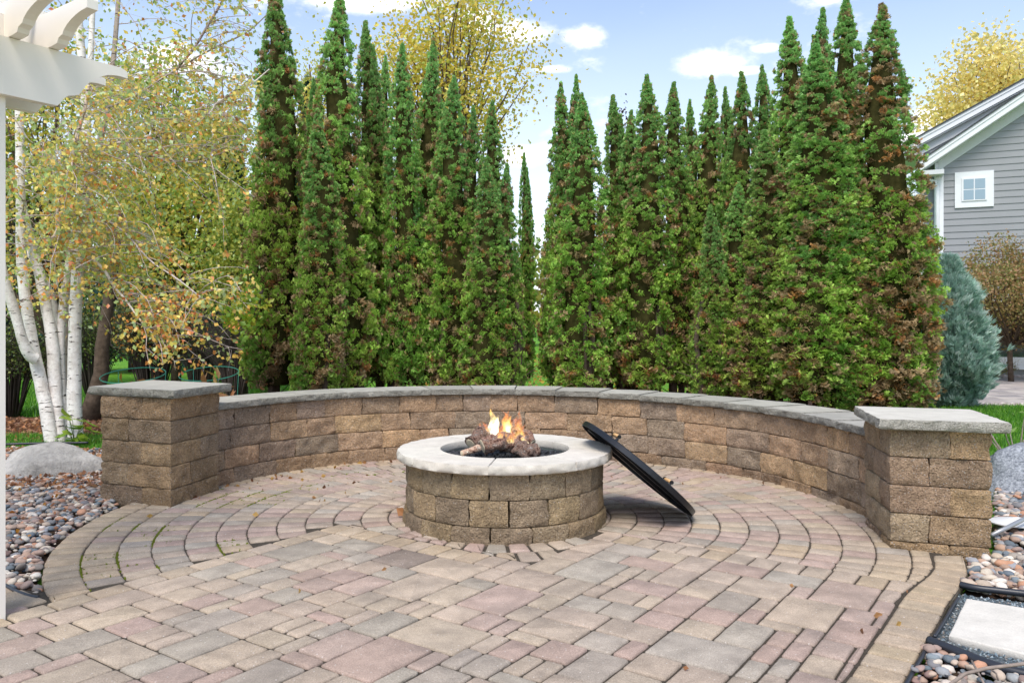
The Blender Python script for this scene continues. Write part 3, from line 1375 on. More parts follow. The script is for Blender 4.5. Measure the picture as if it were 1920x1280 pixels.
# flames: closed tongues of glowing gas
def flame_material():
    m = bpy.data.materials.new('flame')
    m.use_nodes = True
    nt = m.node_tree
    nt.nodes.clear()
    out = N(nt, 'ShaderNodeOutputMaterial')
    em = N(nt, 'ShaderNodeEmission')
    tr = N(nt, 'ShaderNodeBsdfTransparent')
    mx = N(nt, 'ShaderNodeMixShader')
    v = worldtex(nt, (1, 1, .45))
    n1 = noise_n(nt, v, 38, 6, .7)
    sepc = N(nt, 'ShaderNodeSeparateColor')
    lk(nt, attr(nt), sepc.inputs[0])
    c = ramp(nt, sepc.outputs[0], [(0.0, (1.0, .93, .72)), (0.40, (1.0, .72, .25)), (0.72, (1.0, .42, .08)), (1.0, (1, .25, .04))])
    lk(nt, c, em.inputs[0])
    em.inputs[1].default_value = 2.2
    lw = N(nt, 'ShaderNodeLayerWeight')
    lw.inputs[0].default_value = 0.45
    inv = N(nt, 'ShaderNodeMath', operation='SUBTRACT')
    inv.inputs[0].default_value = 1.0
    lk(nt, lw.outputs['Facing'], inv.inputs[1])
    pw = N(nt, 'ShaderNodeMath', operation='POWER')
    pw.inputs[1].default_value = 1.6
    lk(nt, inv.outputs[0], pw.inputs[0])
    nr = N(nt, 'ShaderNodeMapRange')
    nr.inputs['From Min'].default_value = 0.38
    nr.inputs['From Max'].default_value = 0.62
    lk(nt, n1.outputs[0], nr.inputs['Value'])
    mu = N(nt, 'ShaderNodeMath', operation='MULTIPLY')
    lk(nt, pw.outputs[0], mu.inputs[0]); lk(nt, nr.outputs[0], mu.inputs[1])
    fade = N(nt, 'ShaderNodeMapRange')
    fade.inputs['From Min'].default_value = 1.0
    fade.inputs['From Max'].default_value = 0.2
    fade.inputs['To Min'].default_value = 0.12
    fade.inputs['To Max'].default_value = 0.50
    lk(nt, sepc.outputs[0], fade.inputs['Value'])
    mu2 = N(nt, 'ShaderNodeMath', operation='MULTIPLY')
    lk(nt, mu.outputs[0], mu2.inputs[0]); lk(nt, fade.outputs[0], mu2.inputs[1])
    lk(nt, mu2.outputs[0], mx.inputs[0])
    lk(nt, tr.outputs[0], mx.inputs[1]); lk(nt, em.outputs[0], mx.inputs[2])
    lk(nt, mx.outputs[0], out.inputs[0])
    return m


M_FLAME = flame_material()
fire = thing('fire', 'small orange and yellow gas flames rising from the logs in the pit', 'fire', (PC.x, 4.98, 0.42))


def flame(x, ybot, ytop, w, hot, Yd):
    p0, p1 = P(x, ybot, Yd), P(x + R.uniform(-4, 4), ytop, Yd)
    w = w * 1.35 / FPX * Yd
    m_ = MB()
    V, F, n, K = [], [], 10, 14
    sx = R.random() * 40
    cols = []
    for i in range(K + 1):
        t_ = i / K
        r = w * .5 * (math.sin(pi * min(1, t_ * .9 + .18)) ** .8) * (1 - t_ * .35) if t_ < 1 else 0.0008
        c_ = p0.lerp(p1, t_)
        c_.x += mnoise.noise(Vector((sx, t_ * 2.6, 0))) * .022 * t_ * 2
        c_.y += mnoise.noise(Vector((sx, t_ * 2.6, 9))) * .016 * t_ * 2
        for k in range(n):
            a = 2 * pi * k / n
            rr = r * (1 + .3 * mnoise.noise(Vector((cos(a) * 1.5, sin(a) * 1.5, t_ * 4 + sx))))
            V.append((c_.x + rr * cos(a), c_.y + rr * sin(a), c_.z))
            cols.append(min(1, max(0, t_ * 1.05 + hot)))
    for i in range(K):
        for k in range(n):
            F.append((i * n + k, i * n + (k + 1) % n, (i + 1) * n + (k + 1) % n, (i + 1) * n + k))
    me = np_mesh('flame', np.array(V), np.array(F), np.repeat(np.array(cols)[:, None], 3, 1), True)
    link('flame', me, M_FLAME, fire)


for a in [(926, 822, 762, 19, -.35, 4.97), (928, 822, 775, 13, -.6, 4.96), (953, 818, 766, 20, .12, 4.98), (944, 822, 792, 20, .25, 4.95), (968, 820, 776, 18, .2, 4.99),
          (910, 818, 788, 16, .25, 5.0), (975, 822, 794, 16, .2, 4.97), (936, 828, 802, 24, .1, 4.86), (956, 815, 775, 11, -.1, 4.97), (902, 812, 790, 10, .4, 5.0), (958, 830, 806, 18, .2, 4.85), (948, 800, 764, 9, .5, 5.0), (972, 806, 766, 9, .5, 5.0), (985, 838, 812, 10, -.2, 4.86)]:
    flame(*a)

# ---------------------------------------------------------------- lid leaning on the pit
M_BLACK = flat_mat('black_powder_coat', (0.018, 0.020, 0.025), 0.33, 0.5, 0.35, var=0.15, vscale=3)
M_WOODH = flat_mat('turned_wood_handle', hexl('deb27c'), 0.45, 0.4, var=0.12, vscale=40)
lid_o = Vector((1.105, 5.10, 0.0))
ph = rad(9.5)
ax = Vector((-cos(ph) * .757, -sin(ph) * .757, .653)).normalized()       # bottom -> top
ch = Vector((sin(ph), -cos(ph), 0)).normalized()                          # towards the camera
nn = ch.cross(ax).normalized()
if nn.z < 0:
    nn = -nn
RL = 0.438
cL = lid_o + ax * RL + nn * 0.038
lid = thing('pit_cover', 'round black metal cover with two wooden handles leaning on the fire pit', 'fire pit cover', lid_o)
prof = [(0.0, 0.004), (RL - .05, 0.004), (RL - 0.02, 0.0025), (RL - .004, 0.0), (RL, -0.004), (RL, -0.034), (RL - .004, -0.034), (RL - .004, -0.006), (RL - .03, -0.001), (0, -0.001)]
V, F = [], []
n = 72
for i, (r, h) in enumerate(prof):
    for k in range(n):
        a = 2 * pi * k / n
        V.append(cL + ax * (r * cos(a)) + ch * (r * sin(a)) + nn * h)
for i in range(len(prof) - 1):
    for k in range(n):
        F.append((i * n + k, i * n + (k + 1) % n, (i + 1) * n + (k + 1) % n, (i + 1) * n + k))
m_ = MB(); m_.add(V, F, smooth=False); m_.build('plate', M_BLACK, lid)
# two stiffening ribs under the lid
for s in (-.16, .16):
    m_ = MB()
    v_, f_ = frame_box(cL + ch * s - ax * 0.36 - nn * 0.030, ax, ch, nn, .72, .02, .028)
    m_.add(v_, f_)
    m_.build('rib', M_BLACK, lid)
for s in (-.21, .24):
    h = thing('handle', None, None)
    h.parent = lid
    c0 = cL + ax * s
    h.location = (c0 + nn * 0.004) - wloc(lid)
    for e in (-.062, .062):
        m_ = MB()
        V, F = tube_vf([c0 + ch * e + nn * .004, c0 + ch * e * .96 + nn * .036], [.010, .009], 10)
        m_.add(V, F, smooth=False)
        V, F = tube_vf([c0 + ch * (e - .004) + nn * .050, c0 + ch * (e + .004) + nn * .050], [.013, .013], 12)
        m_.add(V, F, smooth=False)
        m_.build('bracket', M_BLACK, h)
    m_ = MB()
    V, F = tube_vf([c0 + ch * -.055 + nn * .050, c0 + ch * -.03 + nn * .050, c0 + nn * .050, c0 + ch * .03 + nn * .050, c0 + ch * .055 + nn * .050], [.009, .0115, .0125, .0115, .009], 12)
    m_.add(V, F, smooth=True)
    m_.build('grip', M_WOODH, h)
#==PART2==

# ---------------------------------------------------------------- gravel beds
M_PEB = stone_mat('river_pebbles', 0.10, (0.85, 1.15), 0.15, 0.0, 120, 0.003, 60, 0.0)
PEBC = ['8f8780', 'a39a90', '7c7a7c', '96827a', 'a68e80', 'b5a594', '6f777c', '7d858a', 'c2b6a6', '8a726a', 'ac907e', '666e74', 'd0c6ba', '98999a', '857c76', 'b09a8a', 'bdb2a6', 'b58a70']


def inside(poly, x, y):
    c = False
    n = len(poly)
    j = n - 1
    for i in range(n):
        if (poly[i][1] > y) != (poly[j][1] > y) and x < (poly[j][0] - poly[i][0]) * (y - poly[i][1]) / (poly[j][1] - poly[i][1]) + poly[i][0]:
            c = not c
        j = i
    return c


PEBM = []
for k in range(8):
    v, f = ICO1
    rs_ = np.random.default_rng(k)
    sc = np.array([1, rs_.uniform(.68, .9), rs_.uniform(.42, .6)])
    v2 = v * sc * (1 + 0.10 * rs_.standard_normal((len(v), 1)).clip(-1, 1))
    PEBM.append((v2, f))


def pebble_bed(title, label, poly, size, dens, zb=-0.045, nsingle=220, avoid=()):
    t = thing(title, label, None, (sum(p[0] for p in poly) / len(poly), sum(p[1] for p in poly) / len(poly), 0), kind='structure')
    m_ = MB(); m_.add([(p[0], p[1], zb) for p in poly], [tuple(range(len(poly)))])
    m_.build('bed_soil', M_SOIL, t)
    x0, x1 = min(p[0] for p in poly), max(p[0] for p in poly)
    y0, y1 = min(p[1] for p in poly), max(p[1] for p in poly)
    n = int((x1 - x0) * (y1 - y0) * dens)
    items = []
    for _ in range(n):
        x, y = R.uniform(x0, x1), R.uniform(y0, y1)
        if not inside(poly, x, y) or abs(x) > .68 * y + .1:
            continue
        if any(inside(a, x, y) for a in avoid):
            continue
        s = size * (R.uniform(.6, 1.3) if R.random() < .72 else R.uniform(.25, .5)) * .5
        z = zb + .02 + R.random() ** 1.3 * .030
        items.append((x, y, z, s))
    items.sort(key=lambda q: math.hypot(q[0], q[1]) - q[2] * 12 - q[3] * 14)
    Vs, Fs, Cs = [], [], []
    nv = 0
    shared = {}
    for i, (x, y, z, s) in enumerate(items):
        k = R.randrange(8)
        c = jit(hexl(R.choice(PEBC)), .1)
        rz, rx = R.random() * 6.28, R.gauss(0, .3)
        if i < nsingle:
            key = (k, R.randrange(5))
            if key not in shared:
                shared[key] = np_mesh('pebble', PEBM[k][0], PEBM[k][1], np.tile(np.array(c), (len(PEBM[k][0]), 1)), True)
            o = link('pebble', shared[key], M_PEB, t, local=True)
            o.location = Vector((x, y, z)) - wloc(t)
            o.scale = (s, s, s)
            o.rotation_euler = (rx, R.gauss(0, .25), rz)
        else:
            M_ = np.array((Matrix.Rotation(rz, 3, 'Z') @ Matrix.Rotation(rx, 3, 'X')))
            v = PEBM[k][0] if y < 6 else None
            f = PEBM[k][1]
            if v is None:
                v, f = ICO0[0] * np.array([1, .8, .5]), ICO0[1]
            v = (v * s) @ M_.T + np.array([x, y, z])
            Vs.append(v); Fs.append(f + nv); Cs.append(np.tile(np.array(c), (len(v), 1)))
            nv += len(v)
    if Vs:
        me = np_mesh('pebbles', np.vstack(Vs), np.vstack(Fs), np.vstack(Cs), True)
        o = link('river_pebbles', me, M_PEB, t)
        o['kind'] = 'stuff'
    return t


bedL = [(-2.12, 3.60)]
for a in range(216, 172, -4):
    bedL.append((RC.x + 2.545 * cos(rad(a)), RC.y + 2.545 * sin(rad(a))))
bedL += [(-2.72, 5.5), (-2.76, 6.1), (-2.9, 6.6), (-3.35, 7.7), (-5.6, 8.0), (-5.6, 3.4), (-2.40, 3.72)]
pebble_bed('pebble_bed', 'multicoloured river pebbles filling the bed left of the left column', bedL, 0.052, 1150)
bedR = [(2.30, 4.26), (2.42, 3.88), (2.36, 3.70)] + [(2.33, 3.66), (2.70, 3.54), (4.2, 3.2), (5.2, 4.0), (5.6, 7.2), (3.1, 7.4), (2.5, 4.9), (2.35, 4.35)]
slab_poly = poly_px([(1790, 1112), (1990, 1130), (2060, 1300), (1742, 1202)])
bedR = poly_px([(1865, 1040), (1812, 1038), (1822, 1075), (1803, 1096), (1860, 1105), (1940, 1114), (2040, 1118), (2060, 1000), (2010, 857), (1868, 857)])
pebble_bed('pebble_bed', 'river pebbles filling the bed right of the right column', bedR, 0.062, 1050, nsingle=160)
bedR2 = poly_px([(1742, 1207), (1800, 1228), (1860, 1254), (1930, 1272), (2060, 1310), (2060, 1400), (1625, 1400), (1662, 1335), (1697, 1279), (1722, 1238)])
pebble_bed('pebble_bed', 'small patch of river pebbles in the bottom right corner below the black edging', bedR2, 0.045, 1500, nsingle=220)

# grit with square stepping slab, black edging
grit = poly_px([(1800, 1100), (1860, 1108), (1940, 1116), (2100, 1135), (2100, 1310), (1860, 1250), (1740, 1203), (1768, 1155), (1782, 1128)])
sheet('grit_bed', grit, -0.035, M_GRIT)
gb = MB()
for _ in range(14000):
    x, y = R.uniform(1.5, 3.4), R.uniform(2.6, 3.8)
    if inside(grit, x, y):
        s = R.uniform(.003, .008)
        c = jit(hexl(R.choice(['5b6b75', '77868f', '8e9aa0', '4b565e', 'a8b0b3', '8a8580'])), .1)
        z = -0.033
        a = R.random() * 6
        V = [(x + s * cos(a), y + s * sin(a), z), (x + s * cos(a + 2.1), y + s * sin(a + 2.1), z), (x + s * cos(a + 4.2), y + s * sin(a + 4.2), z), (x + R.uniform(-.3, .3) * s, y, z + s)]
        gb.add(V, [(0, 1, 3), (1, 2, 3), (2, 0, 3)], c)
o = gb.build('crushed_grit', M_PEB)
tag(o, 'blue-grey crushed stone grit around the square slab', 'grit', kind='stuff')
m_ = MB()
q = poly_px([(1812, 1121), (1968, 1146), (1985, 1240), (1779, 1190)], -0.005)
prism(m_, q, [(-.05, 0, 1), (-.010, 0, 1), (-.006, .003, 1), (-.005, .006, 1)], hexl('cfcac0'), sp=.06, amp=.003)
o = m_.build('stepping_slab', M_CAP)
tag(o, 'pale square concrete slab set in grey grit at the lower right', 'stepping stone')
M_TUBE = flat_mat('black_plastic_edging', hexl('272a31'), 0.4, 0.5, var=0.2, vscale=15)


def edging(pts, r, z, label):
    q = smooth_line([tuple(p) for p in poly_px(pts)], 2)
    m_ = MB()
    V, F = tube_vf([(p[0], p[1], z) for p in q], [r] * len(q), 10)
    m_.add(V, F, smooth=True)
    return tag(m_.build('garden_edging', M_TUBE), label, 'garden edging', 'black edging around the beds')


edging([(1801, 1096), (1830, 1103), (1870, 1107), (1930, 1114), (2040, 1122)], .015, .002, 'black plastic edging tube behind the pale square slab')
edging([(1741, 1201), (1800, 1224), (1860, 1249), (1920, 1264), (2040, 1290)], .018, .002, 'thick black plastic edging tube in front of the pale square slab')
edging([(1796, 1118), (1785, 1135), (1772, 1158), (1752, 1190)], .007, -.006, 'thin black edging strip between the grit and the yellow paver rim')
edging([(1740, 1208), (1718, 1245), (1697, 1282), (1665, 1335)], .008, -.006, 'thin black edging strip beside the pebbles in the lower right corner')
edging([(2, 1092), (30, 1108), (52, 1116), (72, 1120)], .009, .0, 'short black edging strip at the tip of the left pebble bed')
edging([(-60, 845), (10, 838), (50, 837), (100, 836), (165, 835)], .012, .03, 'thin black edging along the grass behind the left boulder')


# boulders
def boulder_mat(name, c1, c2, sc, seed=0):
    m, nt, b = new_mat(name, 0.85, 0.2)
    v = worldtex(nt)
    n1 = noise_n(nt, v, sc, 7, .7)
    c = ramp(nt, n1.outputs[0], [(.3, c1), (.7, c2)])
    n2 = noise_n(nt, v, 3, 4, .6)
    c = mixc(nt, c, ramp(nt, n2.outputs[0], [(.35, (.72, .72, .72)), (.65, (1.12, 1.12, 1.12))]), 1, 'MULTIPLY')
    lk(nt, c, b.inputs['Base Color'])
    bump(nt, b, noise_n(nt, v, 18, 8, .65).outputs[0], .8, .03)
    return m


def boulder(label, c, sx, sy, sz, mat, seed, rz=0):
    v, f = ICO3
    V = []
    for p in v:
        q = Vector(p)
        k = 1 + .22 * mnoise.noise(q * 1.1 + Vector((seed, 0, 0))) + .10 * mnoise.noise(q * 2.8 + Vector((seed, 3, 0))) + .04 * mnoise.noise(q * 7 + Vector((seed, 5, 0)))
        q = q * k
        # flattened facets
        for d in ((.5, -.3, .8), (-.6, -.5, .6), (.2, .8, .55), (.8, -.6, .2)):
            d = Vector(d).normalized()
            e = q.dot(d) - .80
            if e > 0:
                q -= d * e * .75
        V.append((q.x * sx, q.y * sy, q.z * sz))
    me = np_mesh('boulder', np.array(V), f, np.ones((len(V), 3)), True)
    o = link('boulder', me, mat)
    o.location = c
    o.rotation_euler.z = rz
    return tag(o, label, 'boulder')


boulder('smooth flat grey boulder on the pebbles below the birch', (-3.83, 6.62, -.03), .42, .27, .255, boulder_mat('grey_boulder', hexl('96938e'), hexl('bebab3'), 20), 4.0)
boulder('rough blue-grey granite boulder beside the right column', (3.93, 5.95, -.03), .46, .33, .35, boulder_mat('granite_boulder', hexl('3f464f'), hexl('b6bac0'), 55), 9.0)

# fallen path light on the right gravel
pl = thing('path_light', 'white disc and grey stake of a path light lying beside the right column', 'path light', (3.2, 4.9, 0))
M_WHITE = flat_mat('white_painted_metal', hexl('dcdcdc'), 0.4, 0.4, var=0.04)
M_ALU = flat_mat('dull_aluminium', hexl('a3a5a8'), 0.4, 0.5, 0.5, var=0.08)
m_ = MB()
cc = G(1908, 978, .035)
n = 28
V = [(cc.x + .155 * cos(2 * pi * k / n), cc.y + .13 * sin(2 * pi * k / n), cc.z) for k in range(n)] + [(cc.x, cc.y, cc.z + .03)]
V += [(v[0], v[1], v[2] - .006) for v in V[:n]]
m_.add(V, [(k, (k + 1) % n, n) for k in range(n)] + [(k, n + 1 + k, n + 1 + (k + 1) % n, (k + 1) % n) for k in range(n)] + [tuple(n + 1 + k for k in range(n - 1, -1, -1))], smooth=False)
m_.build('shade', M_WHITE, pl)
m_ = MB()
V, F = tube_vf([G(1858, 1003, .02), G(1890, 988, .05), G(1960, 952, .13)], [.013] * 3, 10)
m_.add(V, F, smooth=True); m_.build('stake', M_ALU, pl)

# twig lying at the bottom right
M_TWIG = flat_mat('dry_twig', hexl('8b7f76'), .9, .1, var=.3, vscale=30)
tw = MB()
for pts, r in (([(1780, 1283, .05), (1810, 1262, .05), (1850, 1252, .07), (1925, 1243, .09), (1990, 1238, .1)], .006), ([(1822, 1238, .04), (1835, 1262, .03), (1850, 1290, .03)], .004), ([(1855, 1252, .06), (1868, 1262, .05), (1872, 1275, .03)], .003)):
    V, F = tube_vf([G(*p) for p in pts], [r] * len(pts), 6)
    tw.add(V, F, smooth=True)
tag(tw.build('dead_twig', M_TWIG), 'bare grey twig lying over the black edging tube in the lower right corner', 'twig')

# ---------------------------------------------------------------- vegetation helpers
def fan_template(k=5, spread=1.0, wid=.16, seed=0):
    rs_ = np.random.default_rng(seed)
    V, F = [], []
    for i in range(k):
        a = (i / (k - 1) - .5) * 2 * spread + rs_.uniform(-.08, .08)
        L = rs_.uniform(.72, 1.0) * (1 - .25 * abs(i / (k - 1) - .5) * 2)
        d = np.array([cos(a), sin(a)]); p = np.array([-sin(a), cos(a)])
        s = d * .12
        b = len(V)
        z = rs_.uniform(-.12, .12)
        V += [(*(s + p * wid * .25), 0), (*(d * L), z), (*(d * L * .55 - p * wid), z * .5)]
        F += [(b, b + 1, b + 2)]
    return np.array(V, float), np.array(F)


LEAF4 = (np.array([(0, 0, 0), (.45, .38, .06), (1, 0, -.04), (.45, -.38, .06)], float), np.array([(0, 1, 2, 3)]))


def norm(a):
    return a / np.maximum(1e-9, np.linalg.norm(a, axis=1, keepdims=True))


def scatter(tmpl, pos, dirs, size, col, rng, nrm=None, vw=None):
    """copy a template to every position: x axis along dirs; returns V,F,C arrays"""
    tv, tf = tmpl
    n, k = len(pos), len(tv)
    d = norm(dirs)
    r = rng.standard_normal((n, 3)) if nrm is None else nrm
    u = norm(np.cross(d, r))
    w = np.cross(d, u)
    s = size[:, None, None]
    V = pos[:, None, :] + s * (tv[None, :, 0:1] * d[:, None, :] + tv[None, :, 1:2] * u[:, None, :] + tv[None, :, 2:3] * w[:, None, :])
    F = (tf[None] + (np.arange(n) * k)[:, None, None]).reshape(-1, tf.shape[1])
    C = np.repeat(col, k, axis=0)
    if vw is not None:
        C = C * np.tile(vw, n)[:, None]
    return V.reshape(-1, 3), F, C


def join(parts):
    Vs, Fs, Cs = [], [], []
    o = 0
    for V, F, C in parts:
        Vs.append(V); Fs.append(F + o); Cs.append(C); o += len(V)
    return np.vstack(Vs), np.vstack(Fs), np.vstack(Cs)


def vnoise(p, s, seed):
    return np.array([mnoise.noise(Vector((a * s + seed, b * s, c * s))) for a, b, c in p])


def cl(h):
    return np.array(hexl(h))


M_ARB = leaf_mat('arborvitae_foliage', 0.36, 0.5, 0.02, 0.25, 0.22)
M_LEAF = leaf_mat('autumn_leaves', 0.42, 0.38, 0.0, 0.6, 0.05)
M_BARK = flat_mat('dark_bark', hexl('5c4f44'), .95, .1, var=.45, vscale=16, bs=1, bscale=30)
M_CORE = flat_mat('inner_dead_foliage', hexl('3e3c22'), 1, .0, var=.5, vscale=14, bs=1, bscale=18)
FANS = [fan_template(4, .85, .26, s) for s in range(4)]


def arb_mesh(seed, H, spires, brown, warm, dens=1.0):
    """columnar evergreen: clusters of flat sprays over one or more tapering spires"""
    rng = np.random.default_rng(seed)
    T = np.array([0, .05, .12, .25, .5, .72, .86, .95, 1.0])
    Rr = np.array([.62, .82, .96, 1.0, .90, .67, .40, .15, .0])
    cp, cd, ct, sz = [], [], [], []
    cores = MB()
    for (dx, dy, h, rad_, zb) in spires:
        n = int(2 * pi * rad_ * .8 * (h - zb) * 112 * dens)
        t = rng.random(n) ** 1.12
        z = zb + t * (h - zb)
        a = rng.random(n) * 2 * pi
        r = np.interp(t, T, Rr) * rad_
        bump_ = vnoise(np.stack([np.cos(a) * .5, np.sin(a) * .5, z * 1.0], 1), 2.1, seed * 3.1 + dx * 9)
        bump2 = vnoise(np.stack([np.cos(a) * .5, np.sin(a) * .5, z * 1.0], 1), 6.5, seed * 1.7 + dx * 5)
        r = r * (1 + .26 * bump_ + .24 * bump2)
        r *= rng.uniform(.80, 1.06, n)
        out_ = rng.random(n) < .10
        r[out_] = r[out_] * rng.uniform(1.05, 1.22, out_.sum()) + .012
        lean = (z / h) ** 2
        x = dx * (1 - .3 * z / h) + np.cos(a) * r + .05 * np.sin(z * 1.3 + seed) * 1
        y = dy + np.sin(a) * r
        # ragged lower hem
        hem = zb + .10 + .28 * (vnoise(np.stack([np.cos(a), np.sin(a), z * 0], 1), 1.6, seed + 4) + .3)
        keep = z > hem
        cp.append(np.stack([x, y, z], 1)[keep])
        cd.append(norm(np.stack([np.cos(a), np.sin(a), .35 + .5 * t], 1))[keep])
        ct.append(t[keep])
        sz.append((.070 - .022 * t)[keep])
        pts, rr = [], []
        for i in range(15):
            tt = .02 + .93 * i / 14
            zz = zb + tt * (h - zb)
            pts.append((dx * (1 - .3 * zz / h) + .05 * sin(zz * 1.3 + seed), dy, zz)); rr.append(float(np.interp(tt, T, Rr)) * rad_ * .56 + .004)
        V, F = tube_vf(pts, rr, 10, True, .5, 2.4)
        cores.add(V, F, smooth=True)
    # wispy leader at every tip
    for (dx, dy, h, rad_, zb) in spires:
        m = 26
        z = h * (1 - .085 * rng.random(m)) + .03
        rr_t = (h * 1.01 - z) * .07
        a = rng.random(m) * 6.28
        cp.append(np.stack([dx * .7 + np.cos(a) * rr_t + .05 * np.sin(z * 1.3 + seed), dy + np.sin(a) * rr_t, z], 1))
        cd.append(norm(np.stack([np.cos(a) * .5, np.sin(a) * .5, np.full(m, 1.0)], 1)))
        ct.append(np.full(m, 1.0)); sz.append(np.full(m, .05))
    cp = np.vstack(cp); cd = np.vstack(cd); ct = np.concatenate(ct); sz = np.concatenate(sz)
    K = 22
    n = len(cp)
    # colour of each clump
    nz = vnoise(cp, 2.2, seed + 20) + .6 * vnoise(cp, 6, seed + 31)
    bz = .7 * vnoise(cp * np.array([1.4, 1.4, .9]), 2.6, seed + 50) + .6 * vnoise(cp, 9, seed + 61) + rng.normal(0, .24, n)
    g1, g2, g3 = cl('76a24a'), cl('9cc654'), cl('bcd866')
    cool = cl('8cbe74')
    f = np.clip(.5 + .7 * nz + warm + rng.normal(0, .1, n), 0, 1)[:, None]
    col = np.where(f < .5, g1 * (1 - 2 * f) + g2 * 2 * f, g2 * (2 - 2 * f) + g3 * (2 * f - 1))
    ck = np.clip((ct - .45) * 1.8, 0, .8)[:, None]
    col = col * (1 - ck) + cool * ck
    isb = bz > (.60 - brown * (1.35 - .7 * ct))
    bc = np.array([cl('a08a68'), cl('b69c74'), cl('aa9068'), cl('c6ae84'), cl('947c58'), cl('c08c58')])
    bcol = bc[rng.integers(0, 6, n)]
    col = np.where(isb[:, None], bcol, col)
    P_ = np.repeat(cp, K, 0) + rng.normal(0, .033, (n * K, 3)) * np.array([1, 1, .8]) * np.repeat(1.05 - .75 * ct ** 2, K)[:, None]
    D_ = np.repeat(cd + rng.normal(0, .3, (n, 3)), K, 0) + rng.normal(0, .42, (n * K, 3)) + np.array([0, 0, .12])
    D_[np.repeat(isb, K), 2] -= .5
    S_ = np.repeat(sz, K) * rng.uniform(.6, 1.15, n * K)
    br = rng.random(n * K) < .09 + .14 * brown
    C_ = np.repeat(col, K, 0)
    C_[br] = bc[rng.integers(0, 6, br.sum())]
    C_ = C_ * rng.uniform(.72, 1.3, (n * K, 1))
    parts = []
    idx = rng.integers(0, 4, n * K)
    for i in range(4):
        k = idx == i
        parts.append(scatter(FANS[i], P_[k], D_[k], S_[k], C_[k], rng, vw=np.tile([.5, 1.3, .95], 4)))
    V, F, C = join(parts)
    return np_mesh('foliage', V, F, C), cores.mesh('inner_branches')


def trunk_mesh(seed, H, k=3, zt=1.6):
    rs_ = random.Random(seed)
    m_ = MB()
    for i in range(k):
        a = rs_.random() * 6.28
        b = rs_.uniform(.02, .12)
        pts = [(b * cos(a), b * sin(a), -.1), (b * 1.4 * cos(a), b * 1.4 * sin(a), .5), (b * 1.9 * cos(a) + rs_.uniform(-.03, .03), b * 1.9 * sin(a), 1.1), (b * 1.2 * cos(a), b * 1.2 * sin(a), zt)]
        V, F = tube_vf(pts, [rs_.uniform(.045, .07), .045, .035, .025], 8, True, .3, 9)
        m_.add(V, F, smooth=True)
        for _ in range(6):
            p = Vector(pts[1]).lerp(Vector(pts[2]), rs_.random())
            p.z = rs_.uniform(.25, 1.0)
            a2 = rs_.random() * 6.28
            q = p + Vector((cos(a2) * .3, sin(a2) * .3, rs_.uniform(.05, .3)))
            V, F = tube_vf([p, q], [.008, .004], 4)
            m_.add(V, F)
    return m_.mesh('trunk')


